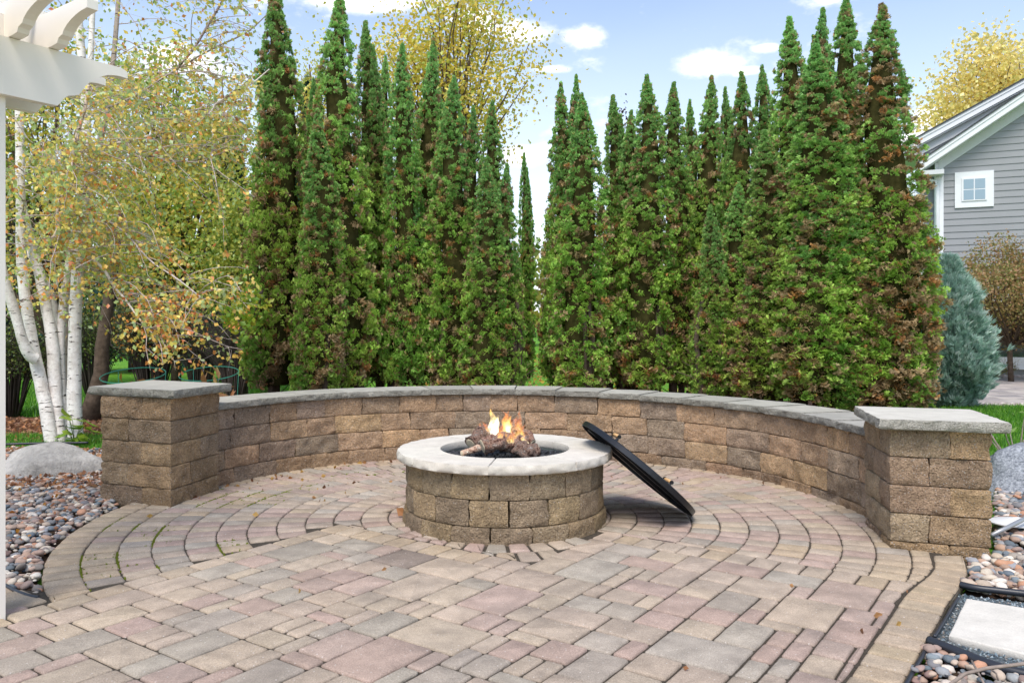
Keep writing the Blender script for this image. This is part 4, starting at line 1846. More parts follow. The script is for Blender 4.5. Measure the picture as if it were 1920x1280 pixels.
HA = 5.2
VAR = {
    'A': arb_mesh(1, HA, [(0, 0, HA, .42, .34), (.13, .1, HA * .80, .28, .34)], .30, .05),
    'B': arb_mesh(2, HA, [(0, 0, HA, .40, .38), (-.16, -.08, HA * .62, .33, .38)], .22, .02),
    'C': arb_mesh(3, HA, [(0, 0, HA, .42, .30)], .26, .12),
    'D': arb_mesh(4, HA, [(0, 0, HA, .42, .34), (.18, -.12, HA * .88, .30, .5), (-.2, -.05, HA * .66, .34, .34)], .28, .30),
    'E': arb_mesh(5, HA, [(0, 0, HA, .43, .20), (.12, .05, HA * .60, .36, .20)], .50, .0),
    'F': arb_mesh(6, HA, [(0, 0, HA, .38, .4), (-.17, .06, HA * .93, .26, .4)], .18, -.05),
}
TRK = [trunk_mesh(s, HA, 3) for s in range(3)]
ARB = [
    # px, top y, Y, width px, variant, label
    (522, -30, 10.6, 108, 'A', 'tall arborvitae at the left end of the hedge, its tip above the frame'),
    (588, 150, 11.6, 62, 'F', 'shorter dark arborvitae tucked behind, between the two tallest trees on the left'),
    (636, -10, 10.9, 112, 'C', 'very tall arborvitae second from the left with brown-flecked middle'),
    (686, 42, 11.6, 84, 'F', 'slim tall arborvitae just right of the two tallest left-hand trees'),
    (722, 108, 12.4, 60, 'C', 'thin arborvitae mostly hidden, left of the slender one with the wispy tip'),
    (757, 88, 11.3, 82, 'B', 'slender arborvitae with a wispy leaning tip, left of centre'),
    (808, 75, 11.9, 74, 'A', 'arborvitae with a blunt dense top left of the hedge gap'),
    (850, 148, 11.2, 92, 'C', 'arborvitae with a pointed top behind and left of the flames'),
    (887, 200, 12.2, 60, 'F', 'small-topped arborvitae directly behind the fire pit, set back'),
    (926, 195, 11.6, 74, 'B', 'arborvitae with a narrow dense tip above the fire pit'),
    (912, 300, 10.7, 78, 'C', 'short front arborvitae straight behind the fire'),
    (950, 308, 10.9, 62, 'F', 'short arborvitae at the left edge of the lawn gap'),
    (983, 288, 13.4, 40, 'F', 'small distant arborvitae seen in the gap of the hedge'),
    (1056, 160, 12.0, 74, 'A', 'twin-tipped arborvitae, left stem, right of the gap'),
    (1080, 142, 12.2, 56, 'F', 'slim arborvitae whose tip rises behind the twin-tipped pair'),
    (1092, 180, 11.2, 96, 'C', 'arborvitae with stepped right shoulder in front of the twin tips'),
    (1150, 180, 12.0, 76, 'F', 'arborvitae with a thin wispy crown just right of the twin tips'),
    (1186, 212, 11.8, 70, 'B', 'arborvitae with a low rounded shoulder left of the feathery-topped tree'),
    (1214, 146, 11.4, 98, 'C', 'arborvitae with a feathery crooked top in the middle of the right group'),
    (1266, 160, 11.6, 86, 'B', 'arborvitae with a sharp needle tip right of the feathery-topped tree'),
    (1294, 192, 12.2, 60, 'C', 'low-topped arborvitae peeking behind the needle-tipped one'),
    (1330, 148, 11.8, 80, 'A', 'arborvitae with an open forked tip left of the big right clump'),
    (1360, 165, 12.4, 54, 'F', 'thin arborvitae between the fork-tipped one and its tall neighbour'),
    (1388, 140, 11.5, 88, 'B', 'arborvitae with an even cone top below the small cloud'),
    (1430, 128, 11.9, 80, 'C', 'arborvitae standing just left of the big right clump'),
    (1332, 385, 10.4, 66, 'F', 'young short arborvitae in front of the hedge, left of a pair'),
    (1384, 345, 10.5, 78, 'C', 'young short arborvitae in front of the hedge, right of a pair'),
    (1486, 40, 10.6, 112, 'D', 'tall yellowish-green arborvitae at the left of the big right clump'),
    (1542, 18, 10.9, 86, 'F', 'tall dark-green arborvitae at the back of the big right clump'),
    (1536, 92, 9.9, 150, 'D', 'broad lime-green arborvitae in front of the right clump, browned below'),
    (1590, 2, 10.3, 122, 'B', 'tallest arborvitae of the right clump with a slim crown'),
    (1662, 14, 9.7, 142, 'E', 'lone arborvitae with rust-brown foliage at the right end of the hedge'),
    (1440, 250, 10.2, 110, 'D', 'yellow-green lower arborvitae filling the front of the right clump'),
    (1600, 300, 9.7, 110, 'A', 'low arborvitae between the lime-green tree and the rust-brown one'),
    (600, 210, 10.3, 84, 'A', 'stocky front arborvitae between the two tallest left trees'),
]
for i, (px, ty, Y, wpx, var, lab) in enumerate(ARB):
    X = (px - 960) / FPX * Y
    H = HCAM + (HZ - ty) / FPX * Y + .07
    w = wpx / FPX * Y / 2
    t = thing('arborvitae', lab, 'tree', (X, Y, -.07), 'arborvitae in the hedge behind the seat wall')
    s = w / .42 * 1.02
    fo, co = VAR[var]
    sgn = R.choice((-1, 1))
    mats = (('foliage', fo, M_ARB), ('inner_branches', co, M_CORE), ('trunk', TRK[i % 3], M_BARK))
    rz = R.uniform(-.5, .5) + (pi if sgn < 0 else 0)
    for nm, me, mt in mats:
        o = link(nm, me, mt, t, local=True)
        o.scale = (s, s, H / HA) if nm != 'trunk' else (1, 1, 1)
        o.rotation_euler.z = rz


# ---------------------------------------------------------------- generic leafy shapes
def crown(name, seed, centres, n, size, cols, parent, mat=M_LEAF, tmpl=LEAF4, shell=.55, updir=0.0, clump=.18, per=14, flat=1.0):
    """leaf clumps spread through ellipsoids: centres = [(cx,cy,cz,rx,ry,rz)]"""
    rng = np.random.default_rng(seed)
    vol = np.array([c[3] * c[4] * c[5] for c in centres]) ** .67
    m = max(1, n // per)
    which = rng.choice(len(centres), m, p=vol / vol.sum())
    c = np.array(centres)[which]
    d = norm(rng.standard_normal((m, 3)))
    rr = shell + (1 - shell) * rng.random(m) ** .5
    nz = vnoise(d * 1.6 + c[:, :3], 1.0, seed) * .45
    p = c[:, :3] + d * c[:, 3:6] * (rr * (1 + nz))[:, None]
    cc = np.array([hexl(h) for h in cols])
    f = np.clip(.5 + .9 * vnoise(p, .8, seed + 3) + rng.normal(0, .2, m), 0, .999)
    base = cc[(f * len(cc)).astype(int)]
    P_ = np.repeat(p, per, 0) + rng.normal(0, clump, (m * per, 3)) * np.array([1, 1, flat])
    D_ = rng.standard_normal((m * per, 3)) + np.array([0, 0, updir])
    C_ = np.repeat(base, per, 0) * rng.uniform(.75, 1.3, (m * per, 1))
    sw = rng.random(m * per) < .25
    C_[sw] = cc[rng.integers(0, len(cc), sw.sum())]
    V, F, C = scatter(tmpl, P_, D_, size * rng.uniform(.6, 1.2, m * per), C_, rng)
    o = link(name, np_mesh(name, V, F, C), mat, parent)
    return o, p


def limbs(name, base, tops, r0, mat, parent, seed=0, bends=.15, n=8):
    rs_ = random.Random(seed)
    m_ = MB()
    for top, rr in tops:
        a, b = Vector(base), Vector(top)
        pts, K = [], 7
        off = Vector((rs_.uniform(-1, 1), rs_.uniform(-1, 1), 0)) * bends * (b - a).length * .4
        for k in range(K + 1):
            t = k / K
            p = a.lerp(b, t)
            p.z = a.z + (b.z - a.z) * (t ** .8)
            pts.append(p + off * sin(pi * t) + Vector((rs_.uniform(-1, 1), rs_.uniform(-1, 1), 0)) * .02 * (b - a).length * t)
        V, F = tube_vf(pts, [rr * (1 - .8 * k / K) + .003 for k in range(K + 1)], n)
        m_.add(V, F, smooth=True)
    return m_.build(name, mat, parent)


def leafy_tree(nm, label, px, Y, ytop, ybot, wpx, n, size, cols, seed, mat=M_LEAF, blobs=9, bark=M_BARK, ntw=40, z0=-.07, per=14, shell=.3, clump=.2, rt=.09, cat='tree', group=None):
    X = (px - 960) / FPX * Y
    zt = HCAM + (HZ - ytop) / FPX * Y
    zb = HCAM + (HZ - ybot) / FPX * Y
    w = wpx / FPX * Y / 2
    t = thing(nm, label, cat, (X, Y, z0), group)
    rs_ = random.Random(seed)
    cs = []
    for k in range(blobs):
        u = (k + .5) / blobs
        z = zb + (zt - zb) * (.1 + .82 * u)
        ww = w * (math.sin(pi * min(.95, .22 + .7 * u)) ** .7)
        for s in range(2 if u < .85 else 1):
            a = rs_.random() * 6.28
            cs.append((X + cos(a) * ww * .5, Y + sin(a) * ww * .4, z, ww * rs_.uniform(.5, .75), ww * .55, (zt - zb) / blobs * rs_.uniform(.8, 1.4)))
    o, p = crown('leaves', seed, cs, n, size, cols, t, mat, per=per, shell=shell, clump=clump)
    o['kind'] = 'stuff'
    idx = np.random.default_rng(seed).integers(0, len(p), ntw)
    tops = [(tuple(p[i]), rt * .35) for i in idx]
    m0 = (X, Y, max(.2, zb * .5))
    limbs('branches', (X, Y, max(.4, zb * .8 + .1)), tops, rt, bark, t, seed)
    limbs('trunk', (X, Y, z0 - .05), [((X + rs_.uniform(-.2, .2), Y, zb + (zt - zb) * .75), rt)], rt, bark, t, seed, .05, 10)
    return t


YELLOWS = ['b39a2c', 'c9a932', '9ea337', 'd0b048', '8c9a35', 'c29a2a']
YG = ['a8b548', 'c0bf4c', '8aa545', 'd0c050', '96a84a', 'd8bc4c']
leafy_tree('birch_tree', 'airy yellow-leaved birch rising behind the left half of the hedge', 850, 16.5, -60, 300, 320, 12500, .09, ['dcc858', 'e6cc5c', 'c0c860', 'd2c250', 'ecd46c'], 21, ntw=60, clump=.28, shell=.15, rt=.07)
leafy_tree('birch_tree', 'sparse yellow birch seen in the slot between the two tallest hedge trees', 575, 17.5, 60, 320, 200, 2600, .085, ['d0c860', 'bcc464', 'dcc458'], 22, ntw=40, clump=.3, shell=.15, rt=.06)
leafy_tree('maple_tree', 'large golden-yellow maple rising behind the grey house', 1880, 33, 45, 330, 280, 12500, .19, ['eada86', 'f0de94', 'e2cc78', 'f0e09c', 'dccc80'], 23, ntw=70, clump=.5, shell=.3, rt=.16)
leafy_tree('maple_tree', 'yellow-green tree filling the background behind the white birch clump', 330, 14.5, 60, 600, 340, 12000, .10, YG, 24, ntw=70, clump=.24, shell=.25)
leafy_tree('maple_tree', 'greenish-yellow tree behind the pergola at the far left', 90, 15.5, -20, 620, 360, 11000, .10, YG + ['7f9a4a', 'a99a5a'], 25, ntw=70, clump=.26, shell=.25)
leafy_tree('maple_tree', 'dense yellow tree low behind the left end of the hedge', 455, 13.2, 330, 600, 150, 5500, .075, ['a4b455', 'bcbc58', '8ea850'], 26, ntw=30, clump=.2, shell=.3)
leafy_tree('plum_tree', 'thin purple-leaved plum showing behind the right group of the hedge', 1168, 14.5, 195, 560, 62, 1500, .06, ['5a3a45', '6b4450', '4c3540'], 27, ntw=40, clump=.1, shell=.2, rt=.04)
leafy_tree('ornamental_tree', 'round-headed small tree with olive and rust leaves in front of the grey house', 1896, 17.6, 458, 645, 370, 30000, .062, ['9a8a50', 'a88458', '88884a', 'b08860', '7c8048', 'b89468', '908048'], 28, ntw=60, clump=.12, shell=.35, blobs=6, rt=.06)

lb = thing('maple_branch', 'drooping branch of lime-green and yellow leaves at the left foot of the hedge', 'branch', P(455, 600, 9.6))
crown('leaves', 88, [(P(430, 588, 9.6).x, 9.6, P(430, 588, 9.6).z, .22, .2, .10), (P(462, 606, 9.6).x, 9.6, P(462, 606, 9.6).z, .20, .2, .13), (P(470, 560, 9.6).x, 9.6, P(470, 560, 9.6).z, .2, .2, .14)], 420, .075, ['b4cc48', 'cfd850', '96bc48', 'e0d050'], lb, shell=.1, clump=.05, per=7)[0]['kind'] = 'stuff'
limbs('twigs', tuple(P(492, 545, 9.9)), [(tuple(P(x_, y_, 9.6)), .012) for x_, y_ in ((425, 590), (450, 600), (470, 615), (476, 565), (440, 575))], .01, M_BARK, lb, 5, .2, 5)


# spruces (dark blue-green)
def spruce(px, Y, ytop, wpx, seed, label):
    X = (px - 960) / FPX * Y
    zt = HCAM + (HZ - ytop) / FPX * Y
    w = wpx / FPX * Y / 2
    t = thing('spruce_tree', label, 'tree', (X, Y, -.07), 'spruces in the background')
    rng = np.random.default_rng(seed)
    n = 6500
    u = rng.random(n) ** 1.3
    a = rng.random(n) * 6.28
    lev = np.abs(((u * 16) % 1) - .5) * 2
    r = w * (1 - u) * (.55 + .45 * lev) * rng.uniform(.5, 1.05, n) + .05
    p = np.stack([X + np.cos(a) * r, Y + np.sin(a) * r, .5 + u * (zt - .5) - r * .15], 1)
    d = np.stack([np.cos(a), np.sin(a), rng.normal(-.05, .3, n)], 1) + rng.normal(0, .25, (n, 3))
    c = np.array([cl('2f4a44'), cl('3a5a50'), cl('27403a'), cl('486a62')])[rng.integers(0, 4, n)]
    V, F, C = scatter(fan_template(5, .6, .12, 3), p, d, rng.uniform(.16, .34, n), c, rng)
    link('foliage', np_mesh('foliage', V, F, C), M_ARB, t)
    limbs('trunk', (X, Y, -.1), [((X, Y, zt * .95), .14)], .14, M_BARK, t, seed, 0.0)


spruce(432, 18.5, 235, 170, 31, 'dark blue-green spruce behind the yellow leaves left of the hedge')
spruce(585, 20.5, 150, 150, 32, 'blue-green spruce glimpsed in the slot between the tallest hedge trees')
spruce(250, 22.0, 330, 260, 33, 'broad dark spruce deep behind the white birch clump')
spruce(20, 21.0, 300, 220, 34, 'dark spruce far behind the pergola post')


# bare and leafy shrubs
def shrub(label, px, Y, ytop, wpx, seed, nst=70, leaves=0, cols=None, stem='57504a', size=.035, spread=1.0, cat='shrub', zb=-.07):
    X = (px - 960) / FPX * Y
    zt = HCAM + (HZ - ytop) / FPX * Y
    w = wpx / FPX * Y / 2
    rs_ = random.Random(seed)
    t = thing('shrub', label, cat, (X, Y, zb))
    m_ = MB()
    tips = []
    for k in range(nst):
        a = rs_.random() * 6.28
        b = Vector((X + cos(a) * .08, Y + sin(a) * .08, zb))
        rr = w * math.sqrt(rs_.random()) * spread
        e = Vector((X + cos(a) * rr, Y + sin(a) * rr * .7, zb + (zt - zb) * rs_.uniform(.65, 1.0) * (1 - .25 * (rr / w) ** 2)))
        mid = b.lerp(e, .5) + Vector((cos(a), sin(a), 0)) * (-.12 * rr) + Vector((0, 0, .1 * (zt - zb)))
        pts = [b, b.lerp(mid, .6) + Vector((0, 0, .02)), mid, mid.lerp(e, .55), e]
        V, F = tube_vf(pts, [.011, .010, .007, .005, .002], 5)
        m_.add(V, F, smooth=True)
        tips.append((mid, e))
        for _ in range(5):
            s = mid.lerp(e, rs_.random() * .9)
            q = s + Vector((rs_.gauss(0, .5), rs_.gauss(0, .4), rs_.uniform(.1, .9))).normalized() * rs_.uniform(.15, .4) * (w + .2)
            V, F = tube_vf([s, s.lerp(q, .5) + Vector((0, 0, .015)), q], [.0045, .003, .0015], 4)
            m_.add(V, F)
            tips.append((s, q))
    m_.build('stems', flat_mat('shrub_stem_%d' % seed, hexl(stem), .9, .1, var=.25, vscale=12), t)
    if leaves:
        rng = np.random.default_rng(seed)
        ii = rng.integers(0, len(tips), leaves)
        tt = rng.uniform(.1, 1.05, leaves)[:, None]
        A = np.array([tuple(tips[i][0]) for i in ii]); B = np.array([tuple(tips[i][1]) for i in ii])
        p = A + (B - A) * tt + rng.normal(0, .04, (leaves, 3))
        cc = np.array([hexl(h) for h in cols])[rng.integers(0, len(cols), leaves)] * rng.uniform(.8, 1.25, (leaves, 1))
        V, F, C = scatter(LEAF4, p, rng.standard_normal((leaves, 3)), size * rng.uniform(.6, 1.2, leaves), cc, rng)
        o = link('leaves', np_mesh('leaves', V, F, C), M_LEAF, t)
        o['kind'] = 'stuff'
    return t


shrub('bare grey-stemmed shrub at the left foot of the hedge', 440, 11.8, 545, 150, 41, 120, 500, ['4f6b35', '6b7a3a'], '5b544f', .03)
shrub('bare twiggy shrub on the lawn behind the left column', 375, 12.6, 570, 130, 42, 90, 300, ['5b6b35', 'a5a63a'], '5e5751', .03)
shrub('leafy dark shrub with orange-yellow leaves behind the birch', 285, 11.6, 520, 190, 43, 110, 3600, ['4d5f33', '66733a', '8a7c34', 'b0762c', '5a6840'], '4a433e', .045)
shrub('green shrub with dark stems behind the pergola post', 22, 11.0, 590, 170, 44, 90, 3800, ['50652f', '61743a', '45562e', '7c8438'], '3e3833', .04)
shrub('low green shrub in shade behind the white birch clump', 175, 13.5, 560, 170, 45, 90, 3200, ['4c6230', '5c7236', '7a8a3c'], '453e38', .045)

# dark leaning trunk behind the birch
tt_ = thing('maple_tree', 'dark leaning tree trunk standing behind the left column, its crown lost in leaves', 'tree', G(172, 785, 0))
Yt = 10.4
m_ = MB()
V, F = tube_vf([P(165, 792, Yt), P(178, 745, Yt), P(190, 700, Yt), P(192, 650, Yt), P(200, 590, Yt), P(214, 500, Yt), P(224, 400, Yt)], [.15, .10, .09, .08, .075, .06, .05], 12, True, .25, 5)
m_.add(V, F, smooth=True)
m_.build('trunk', M_BARK, tt_)
crown('leaves', 51, [(P(220, 400, Yt).x, Yt + .6, 2.9, .9, .6, .8)], 2200, .07, YG, tt_)[0]['kind'] = 'stuff'


# ---------------------------------------------------------------- white birch clump
def birch_bark():
    m, nt, b = new_mat('white_birch_bark', 0.75, 0.2)
    v = worldtex(nt, (1, 1, 1))
    v2 = worldtex(nt, (9, 9, 42))
    n1 = noise_n(nt, v2, 1.0, 3, .6)
    marks = ramp(nt, n1.outputs[0], [(0.60, (0, 0, 0)), (0.66, (1, 1, 1))])
    n2 = noise_n(nt, v, 7, 5, .7)
    base = ramp(nt, n2.outputs[0], [(.3, hexl('cfc6be')), (.5, hexl('e9e4df')), (.75, hexl('f4f1ed'))])
    n4 = noise_n(nt, v, 26, 5, .75)
    base = mixc(nt, base, ramp(nt, n4.outputs[0], [(.3, (.8, .78, .76)), (.6, (1.05, 1.05, 1.05))]), 1, 'MULTIPLY')
    c = mixc(nt, base, hexl('3c332d'), marks)
    c = mixc(nt, c, attr(nt), 1.0, 'MULTIPLY')
    lk(nt, c, b.inputs['Base Color'])
    bump(nt, b, n1.outputs[0], .5, .01)
    return m


M_BIRCH = birch_bark()
YB = 8.35
birch = thing('birch_clump', 'multi-stemmed white birch with dark bark marks and orange-yellow leaves left of the column', 'tree', (G(112, 826).x, YB, -.03))


def bpath(pts, Y0, Y1):
    n = len(pts)
    return [P(x, y, Y0 + (Y1 - Y0) * i / (n - 1)) for i, (x, y) in enumerate(pts)]


def stem(nm, pts, Y0, Y1, w0, w1, tint=(1, 1, 1), n=12):
    q = [tuple(p) for p in bpath(pts, Y0, Y1)]
    out = [Vector(p) for p in q]
    for _ in range(2):
        o2 = [out[0]]
        for a, b in zip(out[:-1], out[1:]):
            o2 += [a.lerp(b, .25), a.lerp(b, .75)]
        o2.append(out[-1])
        out = o2
    K = len(out)
    r = [((w0 + (w1 - w0) * i / (K - 1)) / 2 / FPX * (Y0 + (Y1 - Y0) * i / (K - 1))) for i in range(K)]
    m_ = MB()
    V, F = tube_vf(out, r, n, True, .12, 9)
    m_.add(V, F, tint, smooth=True)
    m_.build(nm, M_BIRCH, birch)
    return out


S = []
S.append(stem('stem', [(97, 832), (88, 770), (78, 725), (66, 675), (60, 640), (52, 590), (42, 520), (40, 478), (39, 400), (38, 352), (37, 234), (34, 150), (30, 60), (26, -60)], 8.35, 8.6, 25, 12))
S.append(stem('stem', [(66, 672), (55, 667), (44, 645), (32, 600), (20, 560), (10, 530), (0, 480), (-14, 400), (-30, 300)], 8.3, 7.9, 22, 12))
S.append(stem('stem', [(112, 832), (106, 770), (103, 712), (100, 650), (92, 600), (78, 529), (64, 480), (56, 440), (46, 410), (42, 380)], 8.42, 8.75, 26, 13))
S.append(stem('stem', [(119, 800), (116, 740), (112, 673), (113, 630), (118, 576), (125, 517), (136, 459), (146, 400), (152, 352), (156, 250), (168, 156), (172, 60), (176, -40)], 8.5, 9.0, 18, 9))
S.append(stem('stem', [(142, 822), (139, 770), (139, 712), (140, 640), (141, 595), (147, 478), (154, 423), (160, 350), (162, 260), (160, 170), (150, 80), (142, -50)], 8.35, 8.5, 27, 13))
S.append(stem('stem', [(128, 790), (122, 700), (118, 640), (100, 560), (72, 500), (48, 470)], 8.8, 9.2, 14, 9, (.7, .66, .62)))
S.append(stem('stem', [(130, 815), (127, 740), (124, 660), (122, 600), (128, 540), (136, 480), (148, 430), (170, 390), (184, 273), (199, 219), (207, 164), (218, 60), (225, -50)], 8.75, 9.3, 14, 8, (.55, .48, .44)))
BR = [
    stem('branch', [(84, 455), (105, 445), (113, 414), (106, 390), (129, 344), (137, 312), (139, 273), (148, 242), (162, 195), (166, 160)], 8.0, 7.8, 8, 6, (.85, .72, .66), 8),
    stem('branch', [(160, 285), (184, 273), (230, 268), (289, 254), (324, 234), (352, 223), (375, 226), (395, 215), (402, 195), (430, 180), (470, 160), (505, 130)], 8.3, 8.6, 8, 2, (.95, .9, .88), 8),
    stem('branch', [(207, 300), (270, 290), (330, 303), (390, 305), (402, 270)], 8.3, 8.3, 4, 2, (.6, .55, .55), 6),
    stem('branch', [(150, 474), (190, 495), (215, 540), (235, 560), (262, 600), (300, 640)], 8.2, 7.8, 7, 2, (.9, .85, .8), 8),
    stem('branch', [(330, 130), (363, 94), (390, 47), (410, 15), (430, -20)], 8.7, 8.6, 5, 4, (.5, .42, .45), 6),
    stem('branch', [(172, 210), (240, 190), (330, 130), (400, 90), (465, 62), (500, 28)], 8.9, 8.7, 5, 2, (.55, .5, .5), 6),
    stem('branch', [(45, 330), (55, 295), (75, 283), (100, 290), (125, 325)], 8.4, 8.2, 7, 4, (.8, .8, .8), 6),
    stem('branch', [(160, 420), (200, 410), (240, 440), (280, 490), (330, 520), (380, 560)], 8.3, 7.7, 5, 2, (.7, .65, .65), 6),
]
# twigs with hanging leaves
rs_ = random.Random(77)
tw = MB()
lp, ld = [], []
src = []
for s_ in S[:1] + S[3:5] + S[6:]:
    src += [(p, 1.0) for p in s_ if p.z > 1.4]
for s_ in BR:
    src += [(p, 1.6) for p in s_] * 3
for k in range(430):
    p, wt = rs_.choice(src)
    az = rs_.gauss(0.0, 1.3) if rs_.random() < .75 else rs_.uniform(0, 6.28)
    d = Vector((cos(az), sin(az) * .6 - .12, rs_.gauss(.25, .35))).normalized()
    L = rs_.uniform(.35, 1.15)
    pts = [p.copy()]
    q = p.copy()
    K = 7
    for i in range(K):
        d = (d + Vector((rs_.gauss(0, .16), rs_.gauss(0, .16), -.13 + rs_.gauss(0, .12)))).normalized()
        q = q + d * L / K
        if q.z < .75 or q.x / q.y > -.322:
            break
        pts.append(q.copy())
    if len(pts) < 3:
        continue
    r0 = .005 if L > .8 else .0032
    V, F = tube_vf(pts, [r0 * (1 - .8 * i / len(pts)) + .001 for i in range(len(pts))], 4)
    tw.add(V, F, (.62, .54, .52), smooth=True)
    for i in range(1, len(pts)):
        for _ in range(2):
            d2 = Vector((rs_.gauss(0, 1), rs_.gauss(0, 1), rs_.gauss(-.3, .6))).normalized()
            e = pts[i] + d2 * rs_.uniform(.08, .3)
            if i > 1 and rs_.random() < .22:
                V, F = tube_vf([pts[i], e], [.0022, .001], 3)
                tw.add(V, F, (.62, .54, .52))
            for _ in range(rs_.choice((2, 3, 4, 5))):
                lp.append(tuple(pts[i].lerp(e, rs_.uniform(.2, 1)) + Vector((rs_.gauss(0, .02), rs_.gauss(0, .02), rs_.gauss(-.01, .02)))))
o = tw.build('twigs', M_BIRCH, birch)
o['kind'] = 'stuff'
lp = np.array(lp)
rng = np.random.default_rng(5)
px_ = 960 + lp[:, 0] / lp[:, 1] * FPX
py_ = HZ - (lp[:, 2] - HCAM) / lp[:, 1] * FPX
keep = (px_ > -80) & (px_ < 492) & (py_ > -90) & (py_ < 700) & (rng.random(len(lp)) < np.where(lp[:, 2] > 2.6, .62, .95))
lp = lp[keep]
nl = len(lp)
hgt = np.clip((2.4 - lp[:, 2]) / 1.6, 0, 1)
cO = np.array([cl('e49450'), cl('eca45a'), cl('ecc05a'), cl('e0b860'), cl('dc8a5c')])
cY = np.array([cl('dcd26a'), cl('c0cc7a'), cl('e8d46c'), cl('acc27c'), cl('e2c06c'), cl('b0c490')])
isO = rng.random(nl) < (.10 + .36 * hgt)
cc = np.where(isO[:, None], cO[rng.integers(0, 5, nl)], cY[rng.integers(0, 6, nl)]) * rng.uniform(.8, 1.25, (nl, 1))
dd = rng.normal(0, .6, (nl, 3)) + np.array([.25, 0, -.6])
V, F, C = scatter(LEAF4, lp, dd, rng.uniform(.034, .062, nl), cc, rng)
o = link('leaves', np_mesh('leaves', V, F, C), M_LEAF, birch)
o['kind'] = 'stuff'
print('birch leaves', nl, 'tris', sum(len(p.vertices) - 2 for me in bpy.data.meshes for p in me.polygons))

# lime seedling by the birch
sd_ = thing('seedling', 'lime-green broad-leaved seedling at the foot of the birch', 'plant', G(140, 830))
m_ = MB()
lobes = []
for k in range(16):
    c0 = P(142 + R.uniform(-20, 22), 795 + R.uniform(-22, 26), 8.1 + R.uniform(-.08, .08))
    lobes.append(c0)
    V, F = tube_vf([G(140, 832), G(140, 832).lerp(c0, .6) + Vector((0, 0, .02)), c0], [.004, .003, .002], 4)
    m_.add(V, F)
m_.build('stalks', flat_mat('seedling_stalk', hexl('6a7a3a'), .7, .2), sd_)
for c0 in lobes:
    V, F, C = scatter((np.array([(0, 0, 0), (.3, .36, .05), (.7, .28, .02), (1, 0, -.12), (.7, -.28, .02), (.3, -.36, .05), (.5, 0, -.03)], float), np.array([(0, 1, 6), (1, 2, 6), (2, 3, 6), (3, 4, 6), (4, 5, 6), (5, 0, 6)])),
                      np.array([tuple(c0)]), rng.normal(0, 1, (1, 3)) * np.array([1, .6, .3]) + np.array([0, -.2, -.2]), np.array([R.uniform(.13, .19)]), np.array([jit(hexl(R.choice(['8fae3a', '9fb845', '7fa538'])), .1)]), rng, np.array([[0.2, .3, 1.]]))
    link('leaf', np_mesh('leaf', V, F, C), M_LEAF, sd_)

# ---------------------------------------------------------------- blue-green juniper
def juniper():
    X, Y = (1776 - 960) / FPX * 12.1, 12.1
    t = thing('juniper', 'upright silvery blue-green juniper between the hedge and the grey house', 'shrub', (X, Y, -.07))
    rng = np.random.default_rng(61)
    n = 7500
    u = rng.random(n)
    T = [0, .1, .35, .6, .85, 1]
    Rr = [.34, .50, .58, .46, .24, .03]
    a = rng.random(n) * 6.28
    H = 2.42
    r = np.interp(u, T, Rr) * rng.uniform(.55, 1.0, n)
    nz = vnoise(np.stack([np.cos(a), np.sin(a), u * 3], 1), 2.0, 6)
    r *= 1 + .5 * nz + .18 * rng.standard_normal(n).clip(-1, 2) * (rng.random(n) < .25)
    p = np.stack([X + np.cos(a) * r, Y + np.sin(a) * r, .0 + u * (H - .25)], 1)
    K = 5
    cc = np.array([cl('9cbcac'), cl('b4cec0'), cl('a6c4b4'), cl('cadcd2'), cl('88aa98')])
    col = np.repeat(cc[rng.integers(0, 5, n)], K, 0) * rng.uniform(.8, 1.25, (n * K, 1))
    P_ = np.repeat(p, K, 0) + rng.normal(0, .02, (n * K, 3))
    D_ = np.repeat(np.stack([np.cos(a) * .6, np.sin(a) * .6, np.full(n, .85)], 1), K, 0) + rng.normal(0, .3, (n * K, 3))
    V, F, C = scatter(fan_template(5, .35, .10, 9), P_, D_, rng.uniform(.07, .17, n * K), col, rng)
    link('foliage', np_mesh('foliage', V, F, C), M_ARB, t)
    limbs('stems', (X, Y, -.1), [((X + R.uniform(-.2, .2), Y + R.uniform(-.2, .2), R.uniform(1, 2)), .02) for _ in range(14)], .03, M_BARK, t, 3)
    V, F = tube_vf([(X, Y, .1), (X, Y, .6), (X, Y, 1.2), (X, Y, 1.9)], [.2, .32, .28, .08], 10, True, .4, 3)
    m_ = MB(); m_.add(V, F, smooth=True); m_.build('inner_branches', M_CORE, t)


juniper()

# ---------------------------------------------------------------- beds under the hedge, grass, litter
sheet('mulch_bed', [(-3.6, 7.3), (-2.4, 7.5), (0, 8.0), (2.4, 7.4), (4.6, 8.4), (7.4, 11.4), (7.5, 13.2), (4, 13.4), (0.9, 13.1), (.2, 12.6), (-1.2, 13.0), (-4.2, 12.4), (-4.4, 9.4)], -.058, M_MULCH)
sheet('leaf_litter_bed', [(-5.9, 8.6), (-2.9, 8.3), (-2.9, 9.6), (-3.6, 11.2), (-5.4, 11.0), (-8.2, 10.8), (-8.2, 9.0)], -.050, M_MULCH)


